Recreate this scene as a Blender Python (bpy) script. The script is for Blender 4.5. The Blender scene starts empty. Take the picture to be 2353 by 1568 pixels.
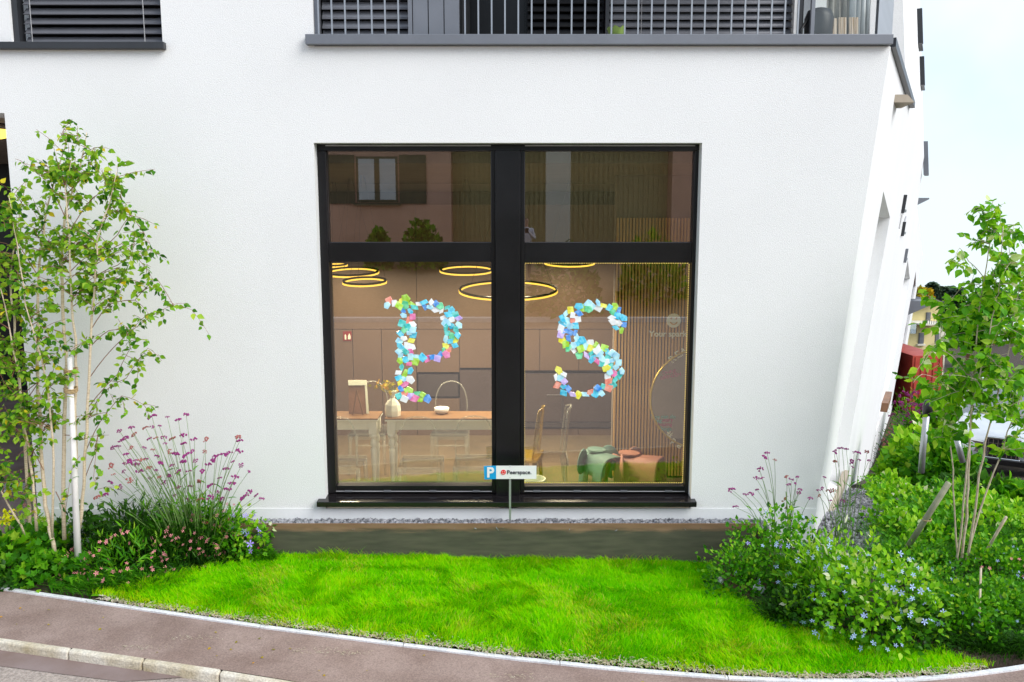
import bpy, bmesh, math, random
import numpy as np
from mathutils import Vector, Matrix
from mathutils.geometry import tessellate_polygon

random.seed(7)
rng = np.random.default_rng(7)
R = math.radians
S = bpy.context.scene
COL = S.collection

# ------------------------------------------------------------------ camera
F, PITCH, CAMZ = 1894.0, R(8.1), 2.5            # focal length in pixels of a 2353 px wide frame
cd = bpy.data.cameras.new('camera'); cam = bpy.data.objects.new('camera', cd); COL.objects.link(cam)
cam.location = (0, 0, CAMZ); cam.rotation_euler = (R(90) - PITCH, 0, 0)
cd.sensor_width = 36; cd.lens = F / 2353 * 36; cd.clip_end = 3000; cd.clip_start = .05
S.camera = cam

# ------------------------------------------------------------------ sky and sun
SUN_DIR = Vector((.68, -.46, .66)).normalized()
W = bpy.data.worlds.new('World'); S.world = W; W.use_nodes = True
nt = W.node_tree; N = nt.nodes; L = nt.links; N.clear()
out = N.new('ShaderNodeOutputWorld'); bg = N.new('ShaderNodeBackground'); L.new(bg.outputs[0], out.inputs[0])
tc = N.new('ShaderNodeTexCoord'); sep = N.new('ShaderNodeSeparateXYZ'); L.new(tc.outputs['Generated'], sep.inputs[0])
mx = N.new('ShaderNodeMath'); mx.operation = 'MAXIMUM'; mx.inputs[1].default_value = .04; L.new(sep.outputs[2], mx.inputs[0])
cmb = N.new('ShaderNodeCombineXYZ'); L.new(sep.outputs[0], cmb.inputs[0]); L.new(sep.outputs[1], cmb.inputs[1]); L.new(mx.outputs[0], cmb.inputs[2])
sky = N.new('ShaderNodeTexSky'); sky.sky_type = 'NISHITA'; sky.sun_disc = False; sky.ozone_density = 2.5; sky.dust_density = .6
sky.sun_elevation = math.asin(SUN_DIR.z); sky.sun_rotation = math.atan2(SUN_DIR.x, SUN_DIR.y)
L.new(cmb.outputs[0], sky.inputs[0])
noi = N.new('ShaderNodeTexNoise'); noi.inputs['Scale'].default_value = 2.2; noi.inputs['Detail'].default_value = 5; noi.inputs['Roughness'].default_value = .5
L.new(cmb.outputs[0], noi.inputs['Vector'])
rmp = N.new('ShaderNodeValToRGB'); rmp.color_ramp.elements[0].position = .34; rmp.color_ramp.elements[1].position = .58
rmp.color_ramp.elements[0].color = (.25, .25, .25, 1); rmp.color_ramp.elements[1].color = (.97, .97, .97, 1)
L.new(noi.outputs[0], rmp.inputs[0])
mixw = N.new('ShaderNodeMix'); mixw.data_type = 'RGBA'
L.new(rmp.outputs[0], mixw.inputs['Factor']); dim = N.new('ShaderNodeMix'); dim.data_type = 'RGBA'; dim.blend_type = 'MULTIPLY'; dim.inputs['Factor'].default_value = 1; dim.inputs['B'].default_value = (.72, .74, .78, 1); L.new(sky.outputs[0], dim.inputs['A']); L.new(dim.outputs['Result'], mixw.inputs['A']); mixw.inputs['B'].default_value = (3.85, 4.35, 4.85, 1)
L.new(mixw.outputs['Result'], bg.inputs[0]); bg.inputs[1].default_value = .12
sl = bpy.data.lights.new('sun', 'SUN'); sun = bpy.data.objects.new('sun', sl); COL.objects.link(sun)
sl.energy = 1.5; sl.angle = R(40); sl.color = (1, .965, .91)
sun.rotation_euler = SUN_DIR.to_track_quat('Z', 'Y').to_euler()
S.view_settings.view_transform = 'Standard'; S.view_settings.look = 'None'
S.view_settings.exposure = 1.12; S.view_settings.gamma = 1
S.view_settings.use_curve_mapping = False
S.render.engine = 'CYCLES'; S.cycles.max_bounces = 10; S.cycles.transparent_max_bounces = 24
S.cycles.use_denoising = True; S.cycles.caustics_reflective = False; S.cycles.caustics_refractive = False

# ------------------------------------------------------------------ measuring: photograph pixel -> world point at a known distance
_c, _s = math.cos(PITCH), math.sin(PITCH)
def ray(px, py):
    a = (px - 1176.5) / F; d = (py - 784) / F
    return a, _c - d * _s, -_s - d * _c
def P(px, py, Y):
    r = ray(px, py); t = Y / r[1]
    return Vector((r[0] * t, Y, CAMZ + r[2] * t))
def G(px, py, z=-.2):
    r = ray(px, py); t = (z - CAMZ) / r[2]
    return Vector((r[0] * t, r[1] * t, z))
WALL = 6.7                                      # front wall plane
LEAN = .102; X0 = 2.56
_k = (2170 - 1176.5) / F * _c
VX, VY = _k / math.hypot(_k, 1), 1 / math.hypot(_k, 1)
def SP(s, z):                                   # point on the leaning side wall
    return Vector((X0 + LEAN * z + VX * s, WALL + VY * s, z))
def SQ(px, py):                                 # pixel -> (s, z) on the side wall
    r = ray(px, py); k = VX / VY
    t = (X0 + LEAN * CAMZ - k * WALL) / (r[0] - LEAN * r[2] - k * r[1])
    return ((t * r[1] - WALL) / VY, CAMZ + t * r[2])

# ------------------------------------------------------------------ materials
MATS = {}
def _new(name):
    m = bpy.data.materials.new(name); m.use_nodes = True
    n = m.node_tree; n.nodes.clear()
    o = n.nodes.new('ShaderNodeOutputMaterial'); MATS[name] = m
    return m, n.nodes, n.links, o
def pm(name, col, rough=.6, var=.12, scale=6, bump=0, bscale=150, metal=0, col2=None, spec=.5, coat=0, detail=4, bdist=.01, stretch=None, ramp=(.35, .65), grain=0, gscale=120):
    m, N, L, o = _new(name)
    b = N.new('ShaderNodeBsdfPrincipled'); L.new(b.outputs[0], o.inputs[0])
    b.inputs['Roughness'].default_value = rough; b.inputs['Metallic'].default_value = metal
    b.inputs['Specular IOR Level'].default_value = spec; b.inputs['Coat Weight'].default_value = coat
    tc = N.new('ShaderNodeTexCoord'); vec = tc.outputs['Object']
    if stretch:
        mp = N.new('ShaderNodeMapping'); mp.inputs['Scale'].default_value = stretch; L.new(vec, mp.inputs[0]); vec = mp.outputs[0]
    n1 = N.new('ShaderNodeTexNoise'); n1.inputs['Scale'].default_value = scale; n1.inputs['Detail'].default_value = detail; L.new(vec, n1.inputs['Vector'])
    r = N.new('ShaderNodeValToRGB'); r.color_ramp.elements[0].position, r.color_ramp.elements[1].position = ramp
    c2 = col2 or [min(1, v * (1 + var)) for v in col]; c1 = col if col2 else [v * (1 - var) for v in col]
    r.color_ramp.elements[0].color = (*c1, 1); r.color_ramp.elements[1].color = (*c2, 1)
    L.new(n1.outputs[0], r.inputs[0]); cout = r.outputs[0]
    if grain:
        n3 = N.new('ShaderNodeTexNoise'); n3.inputs['Scale'].default_value = gscale; n3.inputs['Detail'].default_value = 2; L.new(tc.outputs['Object'], n3.inputs['Vector'])
        g3 = N.new('ShaderNodeMapRange'); g3.inputs['From Min'].default_value = .3; g3.inputs['From Max'].default_value = .7; g3.inputs['To Min'].default_value = 1 - grain; g3.inputs['To Max'].default_value = 1 + grain; L.new(n3.outputs[0], g3.inputs['Value'])
        m3 = N.new('ShaderNodeMix'); m3.data_type = 'RGBA'; m3.blend_type = 'MULTIPLY'; m3.inputs['Factor'].default_value = 1; L.new(cout, m3.inputs['A']); L.new(g3.outputs[0], m3.inputs['B']); cout = m3.outputs['Result']
    L.new(cout, b.inputs['Base Color'])
    if bump:
        n2 = N.new('ShaderNodeTexNoise'); n2.inputs['Scale'].default_value = bscale; n2.inputs['Detail'].default_value = 3; L.new(tc.outputs['Object'], n2.inputs['Vector'])
        bp = N.new('ShaderNodeBump'); bp.inputs['Strength'].default_value = bump; bp.inputs['Distance'].default_value = bdist
        L.new(n2.outputs[0], bp.inputs['Height']); L.new(bp.outputs[0], b.inputs['Normal'])
    return m
def leafmat(name, cols, mode, trans=.35, rough=.45, spec=.22):
    m, N, L, o = _new(name)
    if mode == 'obj':
        src = N.new('ShaderNodeObjectInfo').outputs['Random']
    else:
        a = N.new('ShaderNodeAttribute'); a.attribute_name = 'v'; src = a.outputs['Fac']
    r = N.new('ShaderNodeValToRGB'); el = r.color_ramp.elements
    for i, (p, c) in enumerate(cols):
        e = el[i] if i < 2 else el.new(p)
        e.position = p; e.color = (*c, 1)
    L.new(src, r.inputs[0])
    b = N.new('ShaderNodeBsdfPrincipled'); b.inputs['Roughness'].default_value = rough; b.inputs['Specular IOR Level'].default_value = spec
    L.new(r.outputs[0], b.inputs['Base Color'])
    t = N.new('ShaderNodeBsdfTranslucent'); mt = N.new('ShaderNodeMixRGB'); mt.blend_type = 'MULTIPLY'; mt.inputs[0].default_value = 1
    mt.inputs[2].default_value = (1.25, 1.15, .5, 1); L.new(r.outputs[0], mt.inputs[1]); L.new(mt.outputs[0], t.inputs[0])
    ms = N.new('ShaderNodeMixShader'); ms.inputs[0].default_value = trans
    L.new(b.outputs[0], ms.inputs[1]); L.new(t.outputs[0], ms.inputs[2]); L.new(ms.outputs[0], o.inputs[0])
    return m
def emit(name, col, st):
    m, N, L, o = _new(name); e = N.new('ShaderNodeEmission'); e.inputs[0].default_value = (*col, 1); e.inputs[1].default_value = st
    L.new(e.outputs[0], o.inputs[0]); return m
def clear(name, tint, gloss, rough=.0, haze=0, hazecol=(.8, .85, .8), ior=1.5):
    m, N, L, o = _new(name)
    t = N.new('ShaderNodeBsdfTransparent'); t.inputs[0].default_value = (*tint, 1)
    g = N.new('ShaderNodeBsdfGlossy'); g.inputs['Roughness'].default_value = rough
    fr = N.new('ShaderNodeFresnel'); fr.inputs[0].default_value = ior
    ad = N.new('ShaderNodeMath'); ad.operation = 'ADD'; ad.use_clamp = True; ad.inputs[1].default_value = gloss; L.new(fr.outputs[0], ad.inputs[0])
    ms = N.new('ShaderNodeMixShader'); L.new(ad.outputs[0], ms.inputs[0]); L.new(t.outputs[0], ms.inputs[1]); L.new(g.outputs[0], ms.inputs[2])
    last = ms.outputs[0]
    if haze:
        d = N.new('ShaderNodeBsdfDiffuse'); d.inputs[0].default_value = (*hazecol, 1)
        m2 = N.new('ShaderNodeMixShader'); m2.inputs[0].default_value = haze; L.new(last, m2.inputs[1]); L.new(d.outputs[0], m2.inputs[2]); last = m2.outputs[0]
    L.new(last, o.inputs[0]); return m

# stucco with a fine granular relief
pm('stucco', (.82, .82, .82), .9, .015, 1.3, bump=.7, bscale=140, bdist=.005, spec=.2, grain=.03, gscale=90)
pm('plinth', (.81, .82, .83), .85, .02, 2, bump=.08, bscale=60, spec=.2)
pm('soffit', (.42, .36, .29), .9, .06, 4, bump=.2, bscale=90, spec=.2)
pm('grey_metal', (.19, .20, .225), .42, .06, 3, metal=.35)
pm('dark_metal', (.035, .037, .042), .4, .1, 4, metal=.2)
pm('slat_metal', (.19, .195, .22), .38, .08, 3, metal=.3)
pm('bar_metal', (.36, .38, .41), .35, .06, 4, metal=.5)
pm('black_frame', (.006, .006, .007), .32, .3, 3, spec=.35)
pm('granite', (.012, .010, .011), .12, .2, 260, col2=(.06, .05, .05), ramp=(.62, .74), spec=.5)
pm('gasket', (.35, .35, .36), .4, .1)
pm('white_paint', (.8, .8, .79), .4, .03, 5)
pm('soil', (.055, .038, .024), .95, .4, 9, bump=.8, bscale=40, bdist=.03)
pm('turf', (.04, .20, .002), .95, .4, 4, bump=.6, bscale=60, col2=(.12, .32, .004), spec=.1)
pm('asphalt_path', (.245, .175, .150), .9, .12, 3.5, bump=.5, bscale=220, bdist=.004, col2=(.33, .248, .218), spec=.2, grain=.22, gscale=110)
pm('asphalt_road', (.33, .265, .225), .9, .12, 160, bump=.6, bscale=160, bdist=.006, col2=(.42, .37, .34), spec=.2, grain=.3, gscale=60)
pm('asphalt_patch', (.21, .15, .13), .9, .12, 3.5, bump=.5, bscale=200, bdist=.004, col2=(.265, .205, .195), spec=.2)
pm('edge_white', (.66, .67, .70), .8, .12, 9, bump=.5, bscale=80, col2=(.80, .80, .82), grain=.1, gscale=90)
pm('kerb_granite', (.48, .40, .26), .85, .1, 5, bump=.8, bscale=90, bdist=.008, col2=(.70, .65, .56), grain=.2, gscale=70)
pm('stone', (.10, .10, .11), .85, .3, 25, bump=.4, bscale=60, col2=(.40, .40, .43))
pm('pebble_litter', (.45, .38, .25), .9, .3, 20, col2=(.60, .54, .42))
# rusty edging
m, N_, L_, o_ = _new('rusty_edging')
b = N_.new('ShaderNodeBsdfPrincipled'); b.inputs['Roughness'].default_value = .7; L_.new(b.outputs[0], o_.inputs[0])
t = N_.new('ShaderNodeTexCoord'); sx = N_.new('ShaderNodeSeparateXYZ'); L_.new(t.outputs['Object'], sx.inputs[0])
mp = N_.new('ShaderNodeMapping'); mp.inputs['Scale'].default_value = (2, 1, 14); L_.new(t.outputs['Object'], mp.inputs[0])
nz = N_.new('ShaderNodeTexNoise'); nz.inputs['Scale'].default_value = 2.2; nz.inputs['Detail'].default_value = 6; L_.new(mp.outputs[0], nz.inputs['Vector'])
ma = N_.new('ShaderNodeMath'); ma.operation = 'MULTIPLY_ADD'; ma.inputs[1].default_value = .10; L_.new(nz.outputs[0], ma.inputs[0]); L_.new(sx.outputs[2], ma.inputs[2])
mr = N_.new('ShaderNodeMapRange'); mr.inputs['From Min'].default_value = .035; mr.inputs['From Max'].default_value = .075; L_.new(ma.outputs[0], mr.inputs['Value'])
c1 = N_.new('ShaderNodeValToRGB'); c1.color_ramp.elements[0].color = (.03, .034, .022, 1); c1.color_ramp.elements[1].color = (.13, .12, .08, 1); L_.new(nz.outputs[0], c1.inputs[0])
c2 = N_.new('ShaderNodeValToRGB'); c2.color_ramp.elements[0].color = (.16, .075, .03, 1); c2.color_ramp.elements[1].color = (.30, .19, .12, 1); L_.new(nz.outputs[0], c2.inputs[0])
mm = N_.new('ShaderNodeMix'); mm.data_type = 'RGBA'; L_.new(mr.outputs[0], mm.inputs['Factor']); L_.new(c1.outputs[0], mm.inputs['A']); L_.new(c2.outputs[0], mm.inputs['B'])
L_.new(mm.outputs['Result'], b.inputs['Base Color'])
clear('pane_glass', (.95, .93, .82), .20)
clear('plain_glass', (.94, .96, .95), .01)
clear('clear_plastic', (.985, .99, .98), .01, .05, .004, ior=1.04)
clear('plastic_rim', (.95, .96, .93), .03, .10, .12, (.95, .97, .92), 1.08)
clear('amber_plastic', (.85, .68, .18), .05, .1, .25, (.7, .5, .08))
pm('cabinet', (.14, .09, .062), .55, .05, 2)
pm('cabinet_dark', (.06, .05, .055), .35, .1, 2)
pm('counter_back', (.08, .06, .06), .4, .08, 2)
pm('room_wall', (.22, .18, .14), .8, .05, 2)
pm('room_ceiling', (.10, .085, .06), .9, .1, 3)
pm('room_floor', (.16, .12, .07), .5, .15, 3)
pm('slat_wood', (.58, .32, .09), .55, .2, 3, stretch=(40, 40, 2), col2=(.68, .41, .14))
pm('black_felt', (.012, .011, .013), .95, .1)
pm('table_white', (.93, .95, .86), .4, .04)
pm('table_oak', (.20, .10, .035), .45, .2, 4, stretch=(2, 30, 30))
pm('gold', (.65, .48, .12), .3, .05, metal=.7)
pm('mirror_face', (.32, .29, .29), .03, .02, metal=1)
pm('lamp_black', (.015, .014, .013), .45, .1)
emit('lamp_glow', (1, .60, .09), 1.0)
emit('ceiling_glow', (1, .68, .10), 1.3)
emit('led_glow', (1, .75, .22), .5)
pm('green_plastic', (.15, .28, .24), .5, .05)
pm('coral_plastic', (.50, .23, .17), .5, .05)
pm('sign_white', (.82, .82, .82), .35, .01)
pm('sign_blue', (.0, .33, .68), .3, .05)
pm('sign_dark', (.012, .012, .03), .4, .02)
pm('sign_red', (.80, .01, .015), .4, .03)
pm('steel', (.42, .44, .46), .35, .08, 8, metal=.6)
pm('sticker_white', (.84, .88, .74), .5, .02)
pm('pink_ink', (.55, .12, .28), .5, .02)
pm('teal_ink', (.16, .55, .55), .5, .02)
pm('red_sign', (.22, .015, .02), .4, .05)
pm('brown_board', (.24, .12, .06), .5, .2, 5)
pm('birch_bark', (.58, .45, .30), .8, .2, 30, stretch=(1, 1, 6), col2=(.80, .68, .52))
pm('twig', (.26, .12, .07), .8, .2, 20)
pm('twig_pale', (.42, .33, .22), .8, .2, 20, col2=(.60, .52, .40))
pm('stake_wood', (.78, .75, .74), .8, .06, 12, stretch=(1, 1, .2), bump=.2, bscale=50)
pm('stake_grey', (.30, .30, .20), .8, .2, 12, bump=.3, bscale=50)
pm('rope', (.42, .30, .16), .9, .2, 60)
pm('stem_green', (.15, .27, .06), .7, .3, 12)
pm('stem_brown', (.16, .10, .06), .8, .3, 12)
pm('purple_flower', (.17, .012, .10), .8, .3, 60, col2=(.40, .06, .27), spec=.2)
pm('rust_flower', (.26, .08, .07), .8, .3, 60, col2=(.42, .14, .13))
pm('pink_flower', (.80, .28, .30), .6, .15, 40)
pm('blue_flower', (.26, .40, .80), .6, .15, 40, col2=(.55, .66, .92))
pm('violet_flower', (.24, .20, .72), .6, .2, 40, col2=(.48, .36, .85))
pm('red_flower', (.42, .01, .05), .6, .2, 40)
pm('yellow_flower', (.80, .80, .0), .6, .1, 30)
pm('pale_rock', (.45, .48, .56), .85, .3, 14, bump=.8, bscale=30, bdist=.02, col2=(.78, .80, .86))
pm('yellow_plaster', (.78, .66, .32), .9, .04, 1)
pm('cream_plaster', (.78, .74, .62), .9, .03, 1)
pm('roof_dark', (.05, .055, .065), .6, .1, 3)
pm('red_metal', (.42, .045, .03), .5, .2, 3, col2=(.50, .08, .05))
pm('car_paint', (.62, .66, .70), .25, .03, metal=.3, coat=.6)
pm('car_glass', (.20, .22, .24), .08, .05, coat=.5)  # lighter grey base stands in for sky reflected in the windscreen
pm('car_black', (.015, .015, .017), .4, .1)
pm('chrome', (.75, .76, .78), .12, .02, metal=1)
pm('tyre', (.02, .02, .02), .8, .1)
pm('pink_plaster', (.84, .50, .36), .85, .06, 2)
pm('olive_siding', (.50, .42, .20), .7, .25, 6, stretch=(30, 1, 1))
pm('cobble', (.30, .22, .14), .9, .2, 18, bump=.6, bscale=30, bdist=.02)
pm('shutter_paint', (.20, .15, .08), .6, .1)
pm('pot_green', (.30, .44, .10), .4, .1)
pm('cardboard', (.62, .42, .24), .7, .1, 5, stretch=(12, 1, 1), col2=(.85, .70, .55))
pm('grey_film', (.40, .41, .40), .3, .3, 4, stretch=(10, 1, 1), col2=(.66, .69, .70))
pm('dark_film', (.10, .085, .06), .3, .4, 4, stretch=(10, 1, 1), col2=(.40, .38, .32))
pm('skin', (.55, .32, .24), .6, .05)
pm('shirt', (.68, .66, .72), .8, .05)
pm('trousers', (.05, .06, .10), .8, .1)
pm('hair', (.05, .03, .02), .7, .1)

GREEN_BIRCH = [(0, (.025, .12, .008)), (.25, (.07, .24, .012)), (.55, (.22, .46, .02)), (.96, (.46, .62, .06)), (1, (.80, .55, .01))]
GREEN_BRIGHT = [(0, (.04, .18, .004)), (.3, (.10, .36, .008)), (.65, (.26, .58, .012)), (.9, (.44, .68, .05)), (1, (.78, .80, .60))]  # palest stop puts white glints of the leaves into their colour
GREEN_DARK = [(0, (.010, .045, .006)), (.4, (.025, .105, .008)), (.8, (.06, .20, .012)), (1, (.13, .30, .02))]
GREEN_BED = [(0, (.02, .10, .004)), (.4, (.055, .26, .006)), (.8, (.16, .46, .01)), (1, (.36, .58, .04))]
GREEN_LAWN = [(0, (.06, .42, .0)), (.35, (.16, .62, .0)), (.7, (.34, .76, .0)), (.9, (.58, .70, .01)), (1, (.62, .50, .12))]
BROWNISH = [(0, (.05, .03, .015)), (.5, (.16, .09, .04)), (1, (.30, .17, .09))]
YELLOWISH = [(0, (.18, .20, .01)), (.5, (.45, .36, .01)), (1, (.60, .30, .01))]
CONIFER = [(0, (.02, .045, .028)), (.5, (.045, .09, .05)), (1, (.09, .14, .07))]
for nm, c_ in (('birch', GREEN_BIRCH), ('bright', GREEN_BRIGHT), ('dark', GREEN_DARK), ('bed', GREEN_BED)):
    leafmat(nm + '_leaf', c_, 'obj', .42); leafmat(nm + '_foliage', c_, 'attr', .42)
leafmat('lawn_blades', GREEN_LAWN, 'attr', .42, .7, .03)
leafmat('brown_foliage', BROWNISH, 'attr', .2, .8)
leafmat('yellow_foliage', YELLOWISH, 'attr', .2, .8)
leafmat('conifer_foliage', CONIFER, 'attr', .1, .8)

# ------------------------------------------------------------------ mesh building
class MB:
    def __init__(s): s.v = []; s.f = []
    def add(s, vs, fs):
        o = len(s.v); s.v += [tuple(v) for v in vs]; s.f += [tuple(i + o for i in f) for f in fs]; return s
    def box(s, a, b):
        x0, y0, z0 = a; x1, y1, z1 = b
        return s.add([(x0, y0, z0), (x1, y0, z0), (x1, y1, z0), (x0, y1, z0), (x0, y0, z1), (x1, y0, z1), (x1, y1, z1), (x0, y1, z1)],
                     [(3, 2, 1, 0), (4, 5, 6, 7), (0, 1, 5, 4), (1, 2, 6, 5), (2, 3, 7, 6), (3, 0, 4, 7)])
    def hexa(s, q):                              # eight corners: bottom ring then top ring
        return s.add(q, [(3, 2, 1, 0), (4, 5, 6, 7), (0, 1, 5, 4), (1, 2, 6, 5), (2, 3, 7, 6), (3, 0, 4, 7)])
    def tube(s, pts, rad, n=6, caps=True):
        pts = [Vector(p) for p in pts]; rad = rad if isinstance(rad, (list, tuple)) else [rad] * len(pts)
        vs = []; fs = []; up = None
        for i, p in enumerate(pts):
            d = (pts[min(i + 1, len(pts) - 1)] - pts[max(i - 1, 0)]); d.normalize()
            if up is None:
                up = Vector((0, 0, 1)) if abs(d.z) < .9 else Vector((1, 0, 0))
            a = d.cross(up); a.normalize(); up = a.cross(d); up.normalize()
            for k in range(n):
                t = 2 * math.pi * k / n
                vs.append(p + (a * math.cos(t) + up * math.sin(t)) * rad[i])
        for i in range(len(pts) - 1):
            for k in range(n):
                fs.append((i * n + k, i * n + (k + 1) % n, (i + 1) * n + (k + 1) % n, (i + 1) * n + k))
        if caps:
            fs.append(tuple(range(n))[::-1]); fs.append(tuple((len(pts) - 1) * n + k for k in range(n)))
        return s.add(vs, fs)
    def lathe(s, prof, c=(0, 0, 0), n=16, caps=True):
        vs = []; fs = []
        for r, z in prof:
            for k in range(n):
                t = 2 * math.pi * k / n; vs.append((c[0] + r * math.cos(t), c[1] + r * math.sin(t), c[2] + z))
        for i in range(len(prof) - 1):
            for k in range(n):
                fs.append((i * n + k, i * n + (k + 1) % n, (i + 1) * n + (k + 1) % n, (i + 1) * n + k))
        if caps:
            fs.append(tuple(range(n))[::-1]); fs.append(tuple((len(prof) - 1) * n + k for k in range(n)))
        return s.add(vs, fs)
    def prism(s, poly, depth):                   # poly: 3D loop, depth: offset vector
        n = len(poly); p = [Vector(q) for q in poly]; q = [v + Vector(depth) for v in p]
        return s.add(p + q, [tuple(range(n)), tuple(range(2 * n - 1, n - 1, -1))] + [(i, i + n, (i + 1) % n + n, (i + 1) % n) for i in range(n)])
    def mesh(s, name, smooth=False):
        me = bpy.data.meshes.new(name); me.from_pydata(s.v, [], s.f); me.update()
        bm = bmesh.new(); bm.from_mesh(me); bmesh.ops.recalc_face_normals(bm, faces=bm.faces); bm.to_mesh(me); bm.free()
        if smooth:
            me.polygons.foreach_set('use_smooth', [True] * len(me.polygons))
        return me
    def build(s, name, mat, parent=None, smooth=False, **k):
        return put(name, s.mesh(name, smooth), mat, parent, **k)

def put(name, me, mat=None, parent=None, kind=None, label=None, cat=None, group=None, M=None):
    if mat and not me.materials: me.materials.append(MATS[mat] if isinstance(mat, str) else mat)
    o = bpy.data.objects.new(name, me); COL.objects.link(o)
    if M is not None: o.matrix_basis = M
    if parent is not None:
        o.parent = parent; o.matrix_parent_inverse = Matrix.Translation(-AT.get(parent.name, Vector((0, 0, 0))))
    AT[o.name] = Vector((0, 0, 0))
    if kind: o['kind'] = kind
    if label: o['label'] = label
    if cat: o['category'] = cat
    if group: o['group'] = group
    return o
AT = {}
def thing(name, label, cat, loc=(0, 0, 0), group=None):
    o = bpy.data.objects.new(name, None); COL.objects.link(o); o.location = loc; AT[o.name] = Vector(loc)
    o.empty_display_size = .1
    o['label'] = label; o['category'] = cat
    if group: o['group'] = group
    return o
def bevel(o, w=.005, seg=2):
    m = o.modifiers.new('bevel', 'BEVEL'); m.width = w; m.segments = seg; m.limit_method = 'ANGLE'; return o

def holed(outer, holes, to3, depth, name, mat, parent, backs=(), kind=None):
    """a wall slab with openings: outer and holes are 2D loops, to3 maps them to space, depth is the inward offset"""
    loops = [[Vector((*q, 0)) for q in lp] for lp in [outer] + holes]
    tris = tessellate_polygon(loops)
    flat = [q for lp in [outer] + holes for q in lp]; n = len(flat)
    f3 = [to3(*q) for q in flat]; D = Vector(depth)
    vs = f3 + [p + D for p in f3]
    fs = [tuple(t) for t in tris] + [tuple(i + n for i in reversed(t)) for t in tris]
    o = 0
    for lp in [outer] + holes:
        m = len(lp)
        fs += [(o + i, o + (i + 1) % m, o + (i + 1) % m + n, o + i + n) for i in range(m)]
        o += m
    return MB().add(vs, fs).build(name, mat, parent, kind=kind)

def text(name, s, size, mat, parent, M, extr=.001, align='CENTER', shear=0, space=1, bold=0):
    cu = bpy.data.curves.new(name, 'FONT'); cu.body = s; cu.size = size; cu.extrude = extr; cu.align_x = align; cu.align_y = 'CENTER'
    cu.resolution_u = 3; cu.shear = shear; cu.space_character = space; cu.offset = bold
    t = bpy.data.objects.new('text_source', cu); COL.objects.link(t)
    dg = bpy.context.evaluated_depsgraph_get(); me = bpy.data.meshes.new_from_object(t.evaluated_get(dg))
    bpy.data.objects.remove(t); bpy.data.curves.remove(cu)
    me.materials.clear(); me.transform(M)
    return put(name, me, mat, parent)
def facing(p, roll=0, flip=False):               # text plane that faces the camera side (-y)
    return Matrix.Translation(p) @ Matrix.Rotation(R(90), 4, 'X') @ Matrix.Rotation(roll, 4, 'Z')

# ---- foliage in bulk
def norm(a): return a / np.maximum(np.linalg.norm(a, axis=1, keepdims=True), 1e-9)
def frames(axis, nrm):
    y = norm(axis); z = norm(nrm - y * (nrm * y).sum(1, keepdims=True)); x = np.cross(y, z); return x, y, z
LEAF = (np.array([(0, 0, 0), (-.30, .22, .05), (.30, .22, .05), (-.34, .45, .06), (.34, .45, .06), (0, .45, -.03), (-.16, .76, .02), (.16, .76, .02), (0, 1.0, -.10), (0, .2, -.01)], float),
        [(0, 9, 1), (0, 2, 9), (9, 5, 3, 1), (9, 2, 4, 5), (5, 8, 6), (5, 7, 8), (5, 6, 3), (5, 4, 7)])
LEAF_LONG = (np.array([(0, 0, 0), (-.09, .3, .03), (.09, .3, .03), (-.08, .65, 0), (.08, .65, 0), (0, 1, -.12), (0, .45, -.02)], float),
             [(0, 2, 6, 1), (1, 6, 3), (2, 4, 6), (6, 4, 5, 3)])
LEAF_LOBED = (np.array([(0, 0, 0), (-.42, .12, .06), (-.28, .34, .02), (-.5, .58, .08), (-.2, .62, 0), (0, 1, -.08), (.2, .62, 0), (.5, .58, .08), (.28, .34, .02), (.42, .12, .06), (0, .4, -.05)], float),
              [(0, 10, 2, 1), (2, 10, 4, 3), (4, 10, 5), (5, 10, 6), (6, 10, 8, 7), (8, 10, 0, 9)])
PETAL5 = None
def flat_mesh(name, V, loops, sizes, attr=None, smooth=False):
    me = bpy.data.meshes.new(name)
    me.vertices.add(len(V)); me.vertices.foreach_set('co', V.astype(np.float32).ravel())
    me.loops.add(len(loops)); me.loops.foreach_set('vertex_index', loops.astype(np.int32))
    me.polygons.add(len(sizes)); st = np.concatenate([[0], np.cumsum(sizes)[:-1]]).astype(np.int32)
    me.polygons.foreach_set('loop_start', st); me.polygons.foreach_set('loop_total', np.asarray(sizes, np.int32))
    if smooth: me.polygons.foreach_set('use_smooth', np.ones(len(sizes), bool))
    if attr is not None:
        a = me.attributes.new('v', 'FLOAT', 'POINT'); a.data.foreach_set('value', attr.astype(np.float32))
    me.update(calc_edges=True); me.validate(); return me
def batch(name, mat, pos, axis, nrm, size, v, tpl, parent, kind='stuff', **k):
    T, faces = tpl; n = len(pos); m = len(T)
    x, y, z = frames(axis, nrm)
    V = pos[:, None, :] + size[:, None, None] * (T[None, :, 0:1] * x[:, None, :] + T[None, :, 1:2] * y[:, None, :] + T[None, :, 2:3] * z[:, None, :])
    lp = np.concatenate([np.array(f) for f in faces]); sz = np.array([len(f) for f in faces])
    loops = (lp[None, :] + (np.arange(n) * m)[:, None]).ravel(); sizes = np.tile(sz, n)
    return put(name, flat_mesh(name, V.reshape(-1, 3), loops, sizes, np.repeat(v, m)), mat, parent, kind=kind, **k)
_tplmesh = {}
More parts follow.
